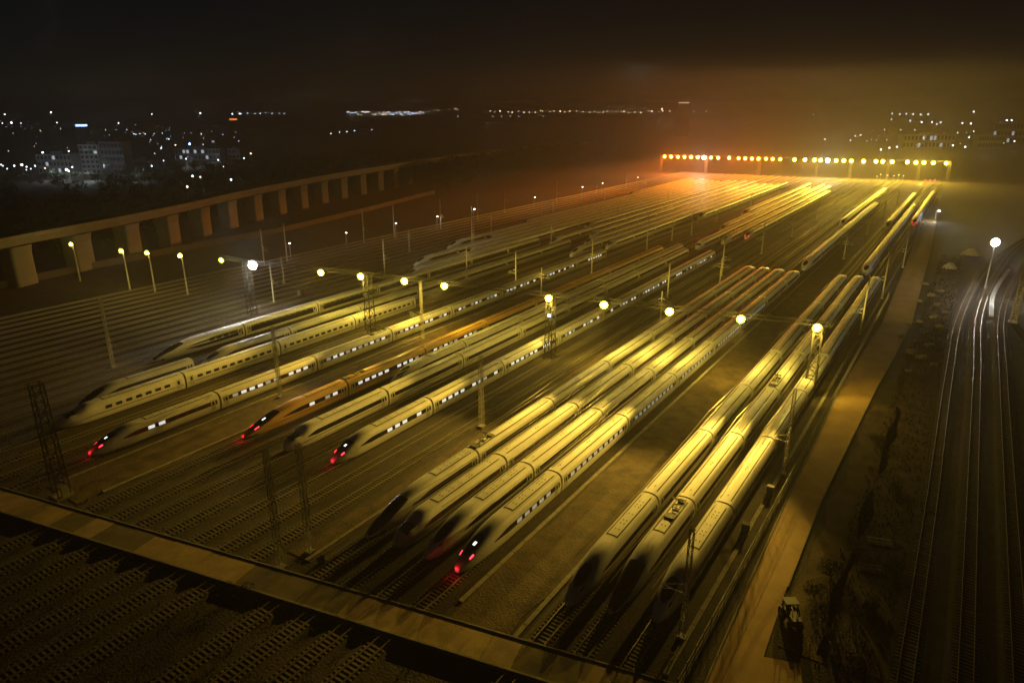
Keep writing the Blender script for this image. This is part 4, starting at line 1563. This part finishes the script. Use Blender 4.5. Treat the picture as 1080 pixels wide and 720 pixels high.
# signs and lit towers
def sign_tower(label, px0, px1, py_, dist, base, k, hgt, group=None):
    x0, y0, z0 = along(px0, py_, dist); x1, y1, z1 = along(px1, py_, dist)
    w = math.hypot(x1 - x0, y1 - y0)
    t = thing("office_tower", label, "building", ((x0 + x1) / 2, (y0 + y1) / 2, 0), math.atan2(y1 - y0, x1 - x0), group)
    b = MB(); b.box(-w * 0.6, w * 0.6, 0.2, w * 0.6, 0, z0 - hgt * 0.3); link("wall", b.mesh("wall", "facade_dark"), t)
    b = MB(); b.box(-w / 2, w / 2, 0, 0.19, z0 - hgt / 2, z0 + hgt / 2); link("rooftop_sign", b.mesh("rooftop_sign", em(base, k)), t)
    return t


sign_tower("dark building with a glowing blue-white rooftop strip on the left horizon", 79.5, 92, 132.5, 1500, "town_blue", 5, 3.5)
sign_tower("dark building with small orange rooftop sign beyond the viaduct", 242, 250, 126, 1700, "town_orange", 2.0, 3.5)
sign_tower("tower with pale red rooftop strip above the orange lamp row", 716, 727, 108.5, 1500, "town_warm", 1.0, 2.0)

# ------------------------------------------------------------------ air
b = MB()
b.box(-7200, 7200, -450, 8700, -1.0, 84)
hz = link("haze", b.mesh("haze"))
hm = bpy.data.materials.new("haze_air")
hm.use_nodes = True
nt = hm.node_tree
nt.nodes.remove(nt.nodes["Principled BSDF"])
pv = nt.nodes.new("ShaderNodeVolumePrincipled")
pv.inputs["Color"].default_value = (0.82, 0.80, 0.76, 1)
pv.inputs["Density"].default_value = 0.0005
pv.inputs["Anisotropy"].default_value = 0.45
nt.links.new(pv.outputs[0], nt.nodes["Material Output"].inputs["Volume"])
hm.cycles.homogeneous_volume = True
hz.data.materials.append(hm)
kind(hz, "stuff")

# ------------------------------------------------------------------ world: night sky
wd = bpy.data.worlds.new("World")
scene.world = wd
wd.use_nodes = True
nt = wd.node_tree
bg = nt.nodes["Background"]
sky = nt.nodes.new("ShaderNodeTexSky")
sky.sky_type = 'NISHITA'
sky.sun_disc = False
sky.sun_elevation = R(-3.0)
sky.sun_rotation = R(-8)
sky.air_density = 1.6
sky.dust_density = 4.0
moon = nt.nodes.new("ShaderNodeTexSky")          # faint cool night sky over the warm glow low on the horizon
moon.sky_type = 'NISHITA'
moon.sun_disc = False
moon.sun_elevation = R(25)
moon.ozone_density = 8.0
moon.dust_density = 0.1
moon.sun_rotation = R(-100)
mx = nt.nodes.new("ShaderNodeMix")
mx.data_type = 'RGBA'
mx.blend_type = 'MIX'
mx.inputs[0].default_value = 0.13
nt.links.new(sky.outputs[0], mx.inputs[6])
nt.links.new(moon.outputs[0], mx.inputs[7])
nt.links.new(mx.outputs[2], bg.inputs["Color"])
bg.inputs["Strength"].default_value = 0.0045

# ------------------------------------------------------------------ render settings
scene.render.engine = 'CYCLES'
scene.view_settings.view_transform = 'Standard'
scene.view_settings.look = 'None'
scene.view_settings.exposure = 0
scene.view_settings.gamma = 1
scene.view_settings.use_curve_mapping = False
cy = scene.cycles
cy.max_bounces = 4
cy.diffuse_bounces = 3
cy.glossy_bounces = 2
cy.transmission_bounces = 2
cy.volume_bounces = 0
cy.sample_clamp_indirect = 2.0
cy.sample_clamp_direct = 0
cy.use_denoising = True
cy.use_light_tree = True
cy.caustics_reflective = False
cy.caustics_refractive = False
